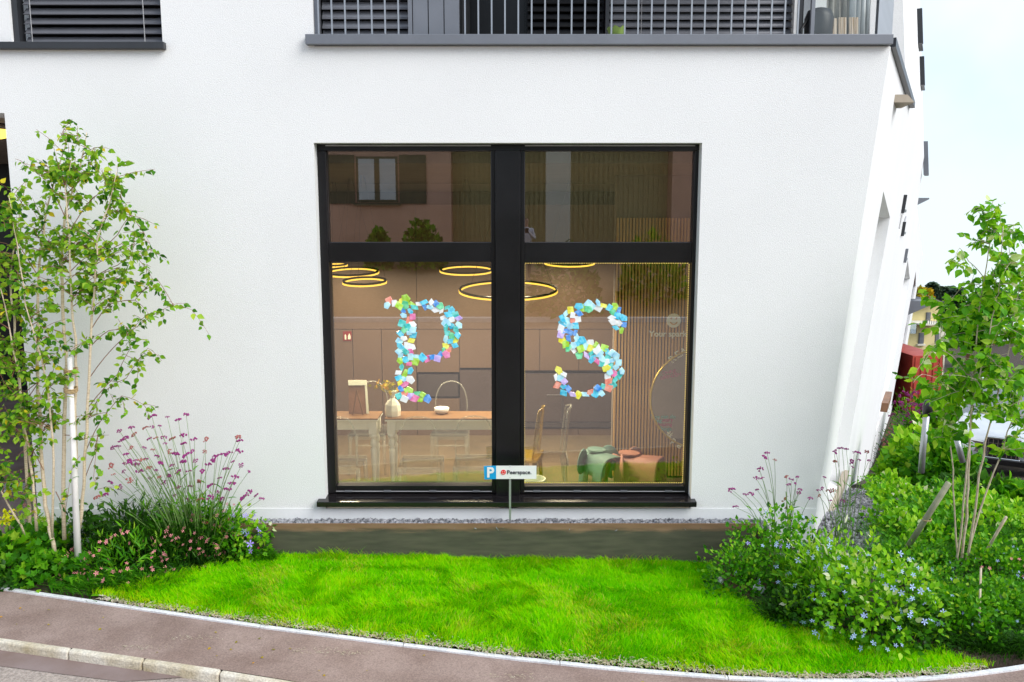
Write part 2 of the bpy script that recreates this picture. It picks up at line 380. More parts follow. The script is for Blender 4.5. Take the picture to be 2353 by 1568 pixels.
def leaf_objects(name, mat, pos, axis, nrm, size, tpl, parent):
    key = (id(tpl), mat, name)
    if key not in _tplmesh:
        me = bpy.data.meshes.new(name); me.from_pydata([tuple(q) for q in tpl[0]], [], tpl[1]); me.materials.append(MATS[mat]); _tplmesh[key] = me
    x, y, z = frames(axis, nrm)
    for i in range(len(pos)):
        M = Matrix(((x[i][0] * size[i], y[i][0] * size[i], z[i][0] * size[i], pos[i][0]), (x[i][1] * size[i], y[i][1] * size[i], z[i][1] * size[i], pos[i][1]),
                    (x[i][2] * size[i], y[i][2] * size[i], z[i][2] * size[i], pos[i][2]), (0, 0, 0, 1)))
        put(name, _tplmesh[key], None, parent, M=M)
def blades(name, mat, pos, h, lean, width, v, parent=None, seg=2, curl=1.0, **k):
    """grass blades: pos (n,3), h (n), lean (n,2) sideways reach at the tip, width (n)"""
    n = len(pos); ang = rng.uniform(0, 2 * np.pi, n)
    # a blade turns its flat side roughly across its lean
    la = np.arctan2(lean[:, 1], lean[:, 0]); ang = np.where(np.hypot(lean[:, 0], lean[:, 1]) > 1e-4, la + np.pi / 2 + rng.normal(0, .5, n), ang)
    wx = np.stack([np.cos(ang), np.sin(ang), np.zeros(n)], 1) * width[:, None] * .5
    rows = []
    for i in range(seg):
        t = i / seg
        c = pos + np.concatenate([lean * (t ** 1.8), (h * (t - .18 * curl * t * t))[:, None]], 1)
        w = wx * (1 - .45 * t)
        rows += [c - w, c + w]
    rows.append(pos + np.concatenate([lean, (h * (1 - .18 * curl))[:, None]], 1))
    m = 2 * seg + 1
    V = np.stack(rows, 1).reshape(-1, 3)
    fs = []
    for i in range(seg - 1): fs.append((2 * i, 2 * i + 1, 2 * i + 3, 2 * i + 2))
    fs.append((2 * seg - 2, 2 * seg - 1, 2 * seg))
    lp = np.concatenate([np.array(f) for f in fs]); sz = np.array([len(f) for f in fs])
    loops = (lp[None, :] + (np.arange(n) * m)[:, None]).ravel()
    return put(name, flat_mesh(name, V, loops, np.tile(sz, n), np.repeat(v, m)), mat, parent, kind='stuff', **k)
def inside(poly, X, Y):
    c = np.zeros(len(X), bool); n = len(poly)
    for i in range(n):
        x0, y0 = poly[i][0], poly[i][1]; x1, y1 = poly[(i + 1) % n][0], poly[(i + 1) % n][1]
        if y0 == y1: continue
        c ^= ((y0 > Y) != (y1 > Y)) & (X < (x1 - x0) * (Y - y0) / (y1 - y0) + x0)
    return c
def vnoise(X, Y, f, seed=0):
    r = np.random.default_rng(seed); g = r.random((64, 64)); x = (X * f) % 63; y = (Y * f) % 63
    i = x.astype(int); j = y.astype(int); u = x - i; w = y - j; u = u * u * (3 - 2 * u); w = w * w * (3 - 2 * w)
    return g[i, j] * (1 - u) * (1 - w) + g[i + 1, j] * u * (1 - w) + g[i, j + 1] * (1 - u) * w + g[i + 1, j + 1] * u * w

# ================================================================== GROUND
STRIPE = [G(-420, 1292)] + [G(*q) for q in [(0, 1352), (300, 1396), (600, 1440), (900, 1479), (1150, 1510), (1430, 1539), (1700, 1560), (1900, 1566), (2050, 1564), (2200, 1554), (2353, 1534)]] + [G(2700, 1470), G(3200, 1360)]
def stripe_y(x): return np.interp(x, [p.x for p in STRIPE], [p.y for p in STRIPE])
_ty = [-400, -60, -14.4, -6.6, 6.8, 7.5, 11.4, 15, 18.3, 29, 60, 110, 150, 300, 600]
_tz = [2.2, 2.0, 1.86, .10, -.22, -.27, -1.2, -2.25, -2.9, -3.8, -9, -12.5, -22, -60, -120]
EDY = 6.50
BEDL = [G(*q) for q in [(-420, 1290), (0, 1349), (90, 1362), (210, 1366), (330, 1345), (430, 1320), (520, 1302), (600, 1284), (640, 1268)]]
BEDR = [G(*q) for q in [(1640, 1290), (1650, 1330), (1720, 1385), (1820, 1425), (1920, 1455), (2040, 1482), (2170, 1505), (2290, 1533)]]
lawn_poly = [(p.x, p.y) for p in BEDL] + [(-1.93, EDY - .01), (1.66, EDY - .01)] + [(p.x, p.y) for p in BEDR]
st_ = [p for p in STRIPE if BEDL[2].x < p.x < BEDR[-1].x]
lawn_poly = [(p.x, p.y) for p in BEDL[3:]] + [(-1.9, EDY - .012), (1.66, EDY - .012)] + [(p.x, p.y) for p in BEDR] + [(p.x, p.y + .016) for p in reversed(st_)]
def ground_z(x, y):
    z = np.interp(y, _ty, _tz)
    low = (y > -6.6) & (y < stripe_y(x) + .02); z = np.where(low, np.minimum(z, 0) - .45, z)
    house = (y > WALL + .1) & (x < X0 - .35 + (y - WALL) * VX / VY) & (y < 34); z = np.where(house, np.minimum(z, -.9), z)
    return z
def axis_(lo, hi, a, b, fine, grow=1.35):
    v = list(np.arange(a, b + fine / 2, fine)); d = fine
    while v[-1] < hi: d *= grow; v.append(v[-1] + d)
    d = fine
    while v[0] > lo: d *= grow; v.insert(0, v[0] - d)
    return np.array(v)
gx = axis_(-400, 500, -6, 9, .14); gy = axis_(-300, 500, 4, 14, .14)
XX, YY = np.meshgrid(gx, gy); ZZ = ground_z(XX.ravel(), YY.ravel()) - .01
ZZ = np.where(inside(lawn_poly, XX.ravel(), YY.ravel()), -.42, ZZ)
nx_, ny_ = len(gx), len(gy)
ii = np.arange((ny_ - 1) * (nx_ - 1)); r_, c__ = ii // (nx_ - 1), ii % (nx_ - 1); q0 = r_ * nx_ + c__
put('ground', flat_mesh('ground', np.stack([XX.ravel(), YY.ravel(), ZZ], 1), np.stack([q0, q0 + 1, q0 + nx_ + 1, q0 + nx_], 1).ravel(), np.full(len(q0), 4), smooth=True), 'soil', kind='structure')

# pavement between lawn edge and kerb, road beyond the kerb
KERB = [G(-420, 1398), G(0, 1465), G(300, 1507), G(560, 1545), G(700, 1568), G(1150, 1630), G(1700, 1700), G(2353, 1760), G(3200, 1790)]
def strip_mesh(a, b, z0a, z0b, name, mat, **k):
    xs = np.linspace(-5.5, 5.5, 45); mb = MB(); vs = []
    for x in xs: vs += [(x, np.interp(x, [p.x for p in a], [p.y for p in a]), z0a), (x, np.interp(x, [p.x for p in b], [p.y for p in b]), z0b)]
    return mb.add(vs, [(2 * i, 2 * i + 1, 2 * i + 3, 2 * i + 2) for i in range(len(xs) - 1)]).build(name, mat, **k)
PAV = strip_mesh(STRIPE, KERB, -.205, -.205, 'pavement', 'asphalt_path', kind='structure')
mb = MB(); xs = np.concatenate([np.linspace(-60, -6, 12), np.linspace(-5.5, 5.5, 45), np.linspace(6, 60, 12)]); vs = []
for x in xs: vs += [(x, np.interp(x, [p.x for p in KERB], [p.y for p in KERB]) - .02, -.262), (x, 0, -.16), (x, -6.5, .09)]
mb.add(vs, [f for i in range(len(xs) - 1) for f in ((3 * i, 3 * i + 1, 3 * i + 4, 3 * i + 3), (3 * i + 1, 3 * i + 2, 3 * i + 5, 3 * i + 4))]).build('road', 'asphalt_road', kind='structure')
# darker resurfaced patch along the kerb
pp = [G(-200, 1440, -.258), G(0, 1482, -.258), G(250, 1518, -.258), G(500, 1552, -.258), G(280, 1568, -.258), G(0, 1532, -.258), G(-250, 1490, -.258)]
pp = [Vector((p.x, p.y, np.interp(p.y, [0, 4.6], [-.16, -.262]) + .008)) for p in pp]
MB().add(pp, [tuple(range(len(pp)))]).build('road_patch', 'asphalt_patch', kind='structure')
# kerb stones, each a block of its own
kx = [p.x for p in KERB]; ky = [p.y for p in KERB]
x = -4.6; i = 0
while x < 3.6:
    ln = random.uniform(.52, .66); x1 = x + ln - .006; a = np.interp(x, kx, ky); b_ = np.interp(x1, kx, ky); w = .062; e = random.uniform(-.006, .006)
    o = MB().hexa([(x, a - w, -.36), (x1, b_ - w, -.36), (x1, b_, -.36), (x, a, -.36), (x, a - w + .008, -.197 + e), (x1, b_ - w + .008, -.197 + e), (x1, b_, -.197 + e), (x, a, -.197 + e)]).build('kerb_stone', 'kerb_granite', PAV)
    bevel(o, .012, 2); x += ln
# white edging between pavement and lawn
pts = []
sxs = [p.x for p in STRIPE]; sys_ = [p.y for p in STRIPE]
x = -4.7
while x < 4.4:
    x1 = x + .995; q = []
    for z in (-.3, -.185):
        for (xx, off) in ((x, 0), (x1, 0), (x1, .05), (x, .05)): q.append((xx, np.interp(xx, sxs, sys_) - .025 + off, z))
    # follow the curve with four slices in each stone
    mb = MB()
    n = 5; ring = []
    for j in range(n):
        xx = x + (x1 - x) * j / (n - 1); yy = np.interp(xx, sxs, sys_)
        ring.append([(xx, yy - .019, -.3), (xx, yy + .019, -.3), (xx, yy + .019, -.194), (xx, yy - .019, -.194)])
    vs = [p for rg in ring for p in rg]; fs = [(0, 1, 2, 3), tuple(4 * (n - 1) + t for t in (3, 2, 1, 0))]
    for j in range(n - 1):
        for t in range(4): fs.append((4 * j + t, 4 * j + (t + 1) % 4, 4 * j + 4 + (t + 1) % 4, 4 * j + 4 + t))
    mb.add(vs, fs).build('edging_stone', 'edge_white', PAV); x += 1.0

# opposite side of the road: cobbled slope (seen mirrored in the window)
mb = MB(); mb.add([(-60, -6.5, .10), (60, -6.5, .10), (60, -14.6, 1.88), (-60, -14.6, 1.88), (60, -40, 2.0), (-60, -40, 2.0)], [(0, 1, 2, 3), (3, 2, 4, 5)]).build('cobbled_forecourt', 'cobble', kind='structure')
MB().box((-60, -6.75, -.1), (60, -6.5, .2)).build('kerb_far', 'edge_white', kind='structure')

# ================================================================== BUILDING
B = thing('apartment_building', 'white stucco apartment building with a large black framed ground floor window', 'building', (0, WALL, -.2))
E_ = P(10, 260, WALL); OT = 3.136; OB = .10; OL, OR = -1.575, 1.51
COPZ = 3.872
ex = E_.x
ULR, ULL, ULB = -2.728, -3.905, P(200, 98, WALL).z
front_outer = [(-9, -.45), (ex, -.45), (ex, E_.z), (-9, E_.z), (-9, 6.2), (-1.545, 6.2), (-1.545, COPZ), (X0 + LEAN * COPZ, COPZ), (X0 - .045, -.45)]
hole_win = [(OL, OB), (OR, OB), (OR, OT), (OL, OT)]
hole_up = [(ULL, ULB), (ULR, ULB), (ULR, 5.6), (ULL, 5.6)]
# outer loop: drop the doorway corner ordering so it stays simple
front_outer = [(ex, -.45), (X0 - .045, -.45), (X0 + LEAN * COPZ, COPZ), (-1.545, COPZ), (-1.545, 6.2), (-9, 6.2), (-9, E_.z), (ex, E_.z)]
holed(front_outer, [hole_win, hole_up], lambda x, z: Vector((x, WALL, z)), (0, .30, 0), 'front_wall', 'stucco', B)
holed([(-9, -.45), (-6.2, -.45), (-6.2, E_.z - .002), (-9, E_.z - .002)], [], lambda x, z: Vector((x, WALL, z)), (0, .30, 0), 'front_wall', 'stucco', B)
# smooth plinth band, proud by a few millimetres
pz = .118
for (xa, xb) in ((ex + .001, 2.545),):
    MB().hexa([(xa, WALL - .006, -.44), (xb - .03, WALL - .006, -.44), (xb - .03, WALL - .001, -.44), (xa, WALL - .001, -.44), (xa, WALL - .006, pz), (xb + .025, WALL - .006, pz), (xb + .025, WALL - .001, pz), (xa, WALL - .001, pz)]).build('plinth', 'plinth', B)

# side wall with slanted niches
def sside(s, z): return SP(s, z)
nrm_side = Vector((VY, -VX, 0)); inward = -nrm_side
n1 = [SQ(1900, 1140), SQ(1935, 1110), SQ(2045, 500), SQ(2030, 440)]
n2 = [(11.0, -1.75), (14.2, -1.95), (17.2, 1.05), (12.9, 1.72)]
n3 = [(20.6, -3.3), (24.5, -3.5), (27, .2), (23, .95)]
SEND = 31
side_outer = [(.0, -.45), (.0, COPZ), (12.5, COPZ), (13.2, 2.9), (SEND, 1.25), (SEND, -6), (8, -6), (2.5, -3)]
holed(side_outer, [n1, n2, n3], sside, inward * .22, 'side_wall', 'stucco', B)
for k_, nn in enumerate((n1, n2, n3)):
    MB().add([sside(*q) + inward * .215 for q in nn], [(0, 1, 2, 3)]).build('niche_back', 'stucco' if k_ < 2 else 'dark_metal', B)
# ledge at the foot of the first niche, hoods and ledges on the side
def on_side(s0, s1, z0, z1, out_, name, mat, thick=.02, lean=LEAN, base=SP):
    a, b_, c_2, d_ = base(s0, z0), base(s1, z0), base(s1, z1), base(s0, z1); n = nrm_side * out_; i_ = nrm_side * -thick
    return MB().hexa([a + i_, b_ + i_, b_ + n, a + n, d_ + i_, c_2 + i_, c_2 + n, d_ + n]).build(name, mat, B)
on_side(n1[0][0] - .02, n1[1][0] + .1, n1[0][1] - .42, n1[0][1] - .30, .05, 'niche_ledge', 'soffit')
on_side(12.2, 13.6, -1.55, -1.35, .12, 'niche_ledge', 'brown_board')
# black lattice in the last niche
for sgn in (0, 1):
    for t0 in range(6):
        za, zb = -3.2 + t0 * .66, -3.2 + (t0 + 1) * .66
        s_a, s_b = (21.6 + .42 * t0, 24.6 + .36 * (t0 + 1)) if (t0 + sgn) % 2 else (24.6 + .36 * t0, 21.6 + .42 * (t0 + 1))
        MB().tube([SP(s_a, za) + inward * .1, SP(s_b, zb) + inward * .1], .05, 4).build('lattice_bar', 'dark_metal', B)
# upper side wall folds back the other way
def SU(s, z):
    p = SP(s, COPZ); return Vector((p.x - .10 * (z - COPZ), p.y, z))
S1 = 3.0
u_outer = [(S1, COPZ), (S1, 7.5), (12.5, 7.5), (12.5, COPZ)]
holed(u_outer, [], SU, inward * .25, 'upper_side_wall', 'stucco', B)
p0 = SU(S1, COPZ); p1 = SU(S1, 7.5)
MB().hexa([(p0.x - 1.1, p0.y, COPZ - .02), (p0.x - .002, p0.y, COPZ - .02), (p0.x - .002, p0.y + .25, COPZ - .02), (p0.x - 1.1, p0.y + .25, COPZ - .02), (p0.x - 1.1, p1.y, 7.5), (p1.x - .002, p1.y, 7.5), (p1.x - .002, p1.y + .25, 7.5), (p0.x - 1.1, p1.y + .25, 7.5)]).build('upper_front_wall', 'stucco', B)
# dark window hoods standing out of the side walls
for (s_, y0, y1, out_, base, m_) in ((9.6, 20, 100, .085, SU, 'dark_metal'), (10.6, 130, 196, .08, SU, 'dark_metal'), (12.2, 325, 402, .08, SU, 'grey_metal'), (6.2, 448, 490, .045, SP, 'dark_metal'), (7.4, 510, 543, .045, SP, 'dark_metal'), (10.5, 572, 604, .05, SP, 'grey_metal')):
    yy = base(s_, COPZ).y; z1_, z0_ = P(2100, y0, yy).z, P(2100, y1, yy).z
    on_side(s_, s_ + .10, z0_, z1_, out_, 'window_hood', m_, base=base)
    on_side(s_ + .17, s_ + .9, z0_ + .02, z0_ + .06, out_ * .8, 'window_hood', m_, base=base)
a = P(2118, 455, 24); MB().prism([(a.x - .6, 24, a.z), (a.x + .22, 24, a.z), (a.x + .22, 24, a.z - .04), (a.x - .3, 24, a.z - .3)], (0, .8, 0)).build('canopy', 'grey_metal', B)
a = P(2118, 692, 27); MB().prism([(a.x - .6, 27, a.z), (a.x + .42, 27, a.z), (a.x + .42, 27, a.z - .09), (a.x - .5, 27, a.z - .5)], (0, .8, 0)).build('canopy', 'grey_metal', B)
# ventilation strips on the side wall
for (px, y0, y1) in ((2071, 495, 525), (2080, 498, 520)):
    q0_, q1_ = SQ(px, y0), SQ(px - 6, y1)
    d_ = SP(*q0_); e_ = SP(*q1_); MB().tube([d_ + nrm_side * .01, e_ + nrm_side * .01], .012, 4).build('vent_strip', 'gasket', B)
# copper-brown spout below the side coping
a = SQ(2056, 234); p = SP(*a)
MB().hexa([(p.x - .12, p.y - .1, p.z - .02), (p.x + .14, p.y - .1, p.z - .02), (p.x + .2, p.y + .3, p.z - .02), (p.x - .12, p.y + .3, p.z - .02), (p.x - .07, p.y - .1, p.z + .05), (p.x + .07, p.y - .1, p.z + .05), (p.x + .12, p.y + .3, p.z + .05), (p.x - .07, p.y + .3, p.z + .05)]).build('spout', 'soffit', B)

# coping of the balcony parapet
ct, cb = 3.952, COPZ + .004
cr = P(2053, 95, WALL - .06).x
o = MB().box((-1.60, WALL - .06, cb), (cr, WALL + .34, ct)).build('coping', 'grey_metal', B); bevel(o, .004)
p0, p1 = SP(.02, COPZ), SP(4.0, COPZ); n_ = nrm_side
o = MB().hexa([p0 + inward * .3 + Vector((0, .05, .006)), p0 + n_ * .06 + Vector((0, .05, .006)), p1 + n_ * .06 + Vector((0, 0, .006)), p1 + inward * .3 + Vector((0, 0, .006)),
               p0 + inward * .3 + Vector((0, .05, .076)), p0 + n_ * .06 + Vector((0, .05, .076)), p1 + n_ * .06 + Vector((0, 0, .076)), p1 + inward * .3 + Vector((0, 0, .076))]).build('coping', 'dark_metal', B)
# balcony floor, back wall, ceiling
BX0, BX1 = P(1055, 40, WALL).x, 3.05
BACK = 8.4
MB().box((BX0 - .02, WALL + .345, COPZ - .12), (2.9, 10.2, COPZ - .02)).build('balcony_floor', 'soffit', B)
MB().box((P(1840, 40, BACK).x, BACK, COPZ - .02), (2.75, BACK + .25, 6.2)).build('balcony_back_wall', 'stucco', B)
MB().box((BX0 - .3, BACK + .002, 6.0), (P(1840, 40, BACK).x - .001, BACK + .25, 6.2)).build('balcony_back_wall', 'stucco', B)
MB().box((-1.6, WALL + .02, 6.2), (3.2, 10, 6.4)).build('balcony_ceiling', 'soffit', B)
MB().box((P(1057, 40, BACK).x - .1, BACK + .22, COPZ), (P(1840, 40, BACK).x + .1, BACK + .24, 6.0)).build('balcony_glazing', 'black_frame', B)

# venetian blinds: each slat is a piece
SLAT = None
def slat_mesh(width):
    mb = MB(); prof = [(-.036, -.016), (-.030, -.022), (.0, .002), (.030, .022), (.036, .020), (.0, -.004)]
    n = len(prof); vs = [(x, y, z) for x in (-width / 2, width / 2) for (y, z) in prof]
    mb.add(vs, [tuple(range(n))[::-1], tuple(range(n, 2 * n))] + [(i, (i + 1) % n, (i + 1) % n + n, i + n) for i in range(n)])
    return mb.mesh('slat')
def blind(name, x0, x1, zb, zt, Y, step, mat, cords=(), back='black_frame', clips=True, tilt=0):
    bl = put(name, MB().box((x0 - .01, Y + .16, zb - .02), (x1 + .01, Y + .18, zt)).mesh('backing'), back, B)
    me = slat_mesh(x1 - x0 - .02); me.materials.append(MATS[mat])
    z = zb + .035
    while z < zt:
        o = put('slat', me, None, bl, M=Matrix.Translation(((x0 + x1) / 2, Y + .07, z)) @ Matrix.Rotation(tilt, 4, 'X')); z += step
    for cx in cords:
        MB().tube([(cx, Y + .018, zb), (cx, Y + .018, zt)], .0035, 5).build('cord', 'gasket', bl)
    return bl
blind('window_blind', ULL + .06, ULR - .006, ULB, 5.6, WALL + .02, .0725, 'slat_metal', (P(64, 40, WALL).x, P(325, 40, WALL).x), tilt=R(16))
MB().box((ULL, WALL + .03, ULB), (ULL + .045, WALL + .12, 5.6)).build('guide_rail', 'dark_metal', B)
o = MB().box((P(-60, 100, WALL - .05).x, WALL - .05, P(0, 112, WALL - .05).z), (P(376, 108, WALL - .05).x, WALL + .2, ULB - .003)).build('window_sill', 'dark_metal', B); bevel(o, .004)
FX0, FX1, FX2 = -1.54, P(945, 40, WALL).x, P(1056, 40, WALL).x
blind('window_blind', FX0 + .03, FX1 - .03, ct, 6.2, WALL + .05, .0725, 'slat_metal', tilt=R(30))
for xx in (FX0 + .012, FX1 - .012): MB().box((xx - .016, WALL + .02, ct + .001), (xx + .016, WALL + .14, 6.2)).build('guide_rail', 'grey_metal', B)
# seamed metal panels beside it
pxs = [FX1 + .006, P(988 - 20, 40, WALL).x + .02, P(1008, 40, WALL).x, P(1035, 40, WALL).x, FX2]
pxs = list(np.linspace(FX1 + .006, FX2, 4))
for a_, b_ in zip(pxs[:-1], pxs[1:]):
    o = MB().box((a_ + .004, WALL + .03, ct + .001), (b_ - .004, WALL + .06, 6.2)).build('metal_panel', 'grey_metal', B)
MB().box((FX1, WALL + .062, ct + .001), (FX2, WALL + .1, 6.2)).build('panel_backing', 'black_frame', B)
MB().box((FX0 - .006, WALL + .2, ct - .05), (FX2, WALL + .3, 6.2)).build('panel_backing', 'black_frame', B)
MB().box((FX2 - .03, WALL + .062, ct + .002), (FX2 - .002, BACK, 6.2)).build('balcony_side_wall', 'dark_metal', B)
# deep blinds at the back of the balcony
bx0, bx1 = P(1400, 40, BACK).x, P(1836, 40, BACK).x
blind('window_blind', bx0, bx1, COPZ + .03, 6.0, BACK + .01, .0725, 'slat_metal', (P(1475, 40, BACK).x, P(1650, 40, BACK).x), tilt=R(30))
blind('window_blind', P(1210, 40, BACK).x, bx0 - .04, COPZ + .03, 6.0, BACK + .01, .0725, 'dark_metal', tilt=R(20))
for xx in (bx0 - .02, bx1 + .01): MB().box((xx - .018, BACK - .01, COPZ), (xx + .018, BACK + .12, 6.0)).build('guide_rail', 'dark_metal', B)
# railing bars
RAIL = put('balcony_railing', MB().box((FX2, WALL + .04, 4.93), (2.6, WALL + .09, 4.97)).mesh('handrail'), 'grey_metal', B)
bar = MB().box((-.006, -.006, ct - .01), (.006, .006, 5.0)).mesh('bar'); bar.materials.append(MATS['bar_metal'])
px = 732
while px < 1850:
    if px < 940 or px > 1060: put('bar', bar, None, RAIL, M=Matrix.Translation((P(px, 45, WALL - .005 if px < 945 else WALL + .05).x, WALL - .005 if px < 945 else WALL + .05, 0)))
    px += 30.6
pb = P(1867, 45, WALL + .05).x; MB().box((pb - .014, WALL + .04, ct), (pb + .014, WALL + .07, 5.0)).build('post', 'grey_metal', RAIL)
MB().box((pb + .016, WALL + .05, ct + .003), (2.80, WALL + .058, 4.9)).build('glass_panel', 'plain_glass', RAIL)
for j in range(13):
    p = SP(.16 + j * .11, COPZ) + inward * .08
    put('bar', bar, None, RAIL, M=Matrix.Translation((p.x - .03, p.y, 0)) @ Matrix.Rotation(R(27), 4, 'Z') @ Matrix.Diagonal((3.2, 2.2, 1, 1)))
# ------------------------------------------------ entrance recess at the left
MB().box((-9.0, WALL + .3, E_.z), (ex, 12.6, E_.z + .15)).build('entrance_ceiling', 'soffit', B)
MB().add([(ex, WALL + .3, -.3), (ex, 12.6, -.3), (ex, 12.6, E_.z), (ex, WALL + .3, E_.z)], [(0, 1, 2, 3)]).build('entrance_side_wall', 'black_frame', B)
ds = P(0, 380, 8.4)
MB().box((-9, 12.3, .0), (ex - .002, 12.4, E_.z - .002)).build('entrance_door', 'black_frame', B)
MB().box((-9.0, WALL - .5, -.14), (ex, 12.3, -.0)).build('entrance_floor', 'asphalt_patch', B)
lc = P(-2, 314, 7.45)
lamp = thing('ceiling_lamp', 'small round yellow lit lamp on the entrance ceiling', 'lamp', (lc.x, 7.45, E_.z))
MB().lathe([(.09, -.001), (.12, -.02), (.12, -.045)], (lc.x, 7.45, E_.z), 20).build('housing', 'soffit', lamp, True)
MB().lathe([(.075, -.046), (.085, -.07), (.07, -.11), (.02, -.125)], (lc.x, 7.45, E_.z), 20).build('diffuser', 'ceiling_glow', lamp, True)
ma_ = [G(-60, 1131, .004), G(88, 1131, .004), G(75, 1113, .004), G(-60, 1113, .004)]
MB().prism(ma_, (0, 0, .012)).build('door_mat', 'grey_film', None, label='grey ribbed doormat on the entrance floor behind the birch', cat='doormat')

# ================================================================== THE BIG WINDOW
GY = 6.85                                        # glass plane
WN = put('window', MB().box((OL + .001, 6.80, 3.085), (OR - .001, 6.93, OT - .001)).mesh('frame_head'), 'black_frame', B)
def fr(name, a, b_, y0=6.80, y1=6.93, mat='black_frame'):
    o = MB().box((a[0], y0, a[1]), (b_[0], y1, b_[1])).build(name, mat, WN); bevel(o, .004); return o
ML, MR = -.17, .103
fr('frame_post', (OL + .001, .215), (-1.505, 3.084)); fr('frame_post', (1.478, .215), (OR - .001, 3.084))
fr('mullion', (ML + .035, .16), (MR - .035, 3.0845), 6.765); fr('frame_post', (ML, .2155), (ML + .034, 3.0835)); fr('frame_post', (MR - .034, .2155), (MR, 3.0835))
fr('transom', (-1.504, 2.19), (ML - .001, 2.348), 6.803); fr('transom', (MR + .001, 2.182), (1.477, 2.348), 6.803)
fr('bottom_rail', (-1.504, .2153), (ML - .001, .283)); fr('bottom_rail', (MR + .001, .2153), (1.477, .278))
for (x0, x1) in ((-1.504, ML - .001), (MR + .001, 1.477)):
    MB().tube([(x0, 6.795, .236), (x1, 6.795, .234)], .004, 5).build('drain_bead', 'gasket', WN)
    MB().box((x0, 6.797, 3.118), (x1, 6.7995, 3.128)).build('head_trim', 'gasket', WN)
    for t in (.08, .33, .62, .9):
        xx = x0 + (x1 - x0) * t; MB().box((xx - .03, 6.785, .232), (xx + .03, 6.797, .245)).build('drain_cap', 'grey_metal', WN)
for (x0, x1, z0, z1) in ((-1.505, ML, 2.348, 3.085), (MR, 1.478, 2.348, 3.085), (-1.505, ML, .283, 2.19), (MR, 1.478, .278, 2.182)):
    MB().add([(x0, GY, z0), (x1, GY, z0), (x1, GY, z1), (x0, GY, z1)], [(0, 1, 2, 3)]).build('pane', 'pane_glass', WN)
    for (a_, b_) in (((x0, z0), (x1, z0)), ((x0, z1), (x1, z1)), ((x0, z0), (x0, z1)), ((x1, z0), (x1, z1))):
        MB().box((min(a_[0], b_[0]) - .003, GY - .006, min(a_[1], b_[1]) - .003), (max(a_[0], b_[0]) + .003, GY - .001, max(a_[1], b_[1]) + .003)).build('glazing_gasket', 'cabinet_dark', WN)
# string of warm diodes round the lower right pane
mb = MB(); x0, x1, z0, z1 = MR + .006, 1.472, .286, 2.175
n = 70
for j in range(n): mb.box((x0 + (x1 - x0) * j / n, GY + .02, z1 - .003), (x0 + (x1 - x0) * (j + .6) / n, GY + .026, z1 + .003)); mb.box((x0 + (x1 - x0) * j / n, GY + .02, z0 - .003), (x0 + (x1 - x0) * (j + .6) / n, GY + .026, z0 + .003))
for j in range(100): mb.box((x1 - .003, GY + .02, z0 + (z1 - z0) * j / 100), (x1 + .003, GY + .026, z0 + (z1 - z0) * (j + .6) / 100)); mb.box((x0 - .002, GY + .02, z0 + (z1 - z0) * j / 100), (x0 + .001, GY + .026, z0 + (z1 - z0) * (j + .6) / 100))
mb.build('light_string', 'led_glow', WN, kind='stuff')
# granite sill
zb_ = P(1176, 1166, WALL - .07).z
o = MB().hexa([(-1.635, WALL - .07, zb_), (1.545, WALL - .07, zb_), (1.545, 6.84, zb_ + .02), (-1.635, 6.84, zb_ + .02), (-1.635, WALL - .07, zb_ + .045), (1.545, WALL - .07, zb_ + .045), (1.545, 6.84, .213), (-1.635, 6.84, .213)]).build('window_sill', 'granite', B)
bevel(o, .004)
OB_ = zb_

# ================================================================== ROOM BEHIND THE WINDOW
FZ = -.24
def struct(name, mb, mat): return mb.build(name, mat, kind='structure')
struct('room_floor', MB().prism([(-3.9, 7.005, FZ), (2.3, 7.005, FZ), (4.2, 10.9, FZ), (-3.9, 10.9, FZ)], (0, 0, -.1)), 'room_floor')
struct('room_ceiling', MB().prism([(-3.9, 7.005, 3.0), (2.4, 7.005, 3.0), (4.3, 10.9, 3.0), (-3.9, 10.9, 3.0)], (0, 0, .1)), 'room_ceiling')
struct('room_wall_back', MB().box((-3.9, 10.6, FZ), (4.2, 10.75, 3.0)), 'room_wall')
struct('room_wall_left', MB().box((-3.9, 7.005, FZ), (-3.8, 10.6, 3.0)), 'room_wall')
# cabinet wall: every front is a piece
CY = 10.5
cabs = thing('cabinet_wall', 'taupe kitchen cabinet wall at the back of the room', 'cabinet', (0, CY, FZ))
def cab(name, x0, y0, x1, y1, mat='cabinet', Y=CY):
    a_, b_ = P(x0, y0, Y), P(x1, y1, Y); xa, xb = P(x0, 850, Y).x, P(x1, 850, Y).x; g = .0035
    o = MB().box((xa + g, Y, b_.z + g), (xb - g, Y + .05, a_.z - g)).build(name, mat, cabs)
MB().box((P(560, 500, CY).x, CY + .06, FZ), (P(1420, 500, CY).x, CY + .09, 2.9)).build('carcass', 'black_frame', cabs)
for (a_, b_) in ((560, 700), (700, 812), (812, 878)): cab('cabinet_door', a_, 757, b_, 1090)
cab('cabinet_door', 878, 757, 957, 1090)
cab('cabinet_door', 957, 757, 1056, 856); cab('oven', 960, 860, 1053, 912, 'cabinet_dark'); cab('cabinet_door', 957, 916, 1056, 1090)
cab('cabinet_door', 1056, 757, 1145, 846); cab('niche_panel', 1056, 850, 1200, 970, 'counter_back', CY + .02); cab('cabinet_door', 1056, 974, 1145, 1090)
for (a_, b_) in ((1145, 1240), (1240, 1330), (1330, 1416)):
    cab('cabinet_door', a_, 757, b_, 852); cab('cabinet_door', a_, 985, b_, 1090)
cab('niche_panel', 1200, 858, 1416, 970, 'counter_back', CY + .02); cab('worktop', 1130, 972, 1416, 983, 'cabinet_dark', CY - .02)
for (a_, b_) in ((560, 760), (760, 960), (960, 1160), (1160, 1416)): cab('top_panel', a_, 470, b_, 757, 'cabinet')
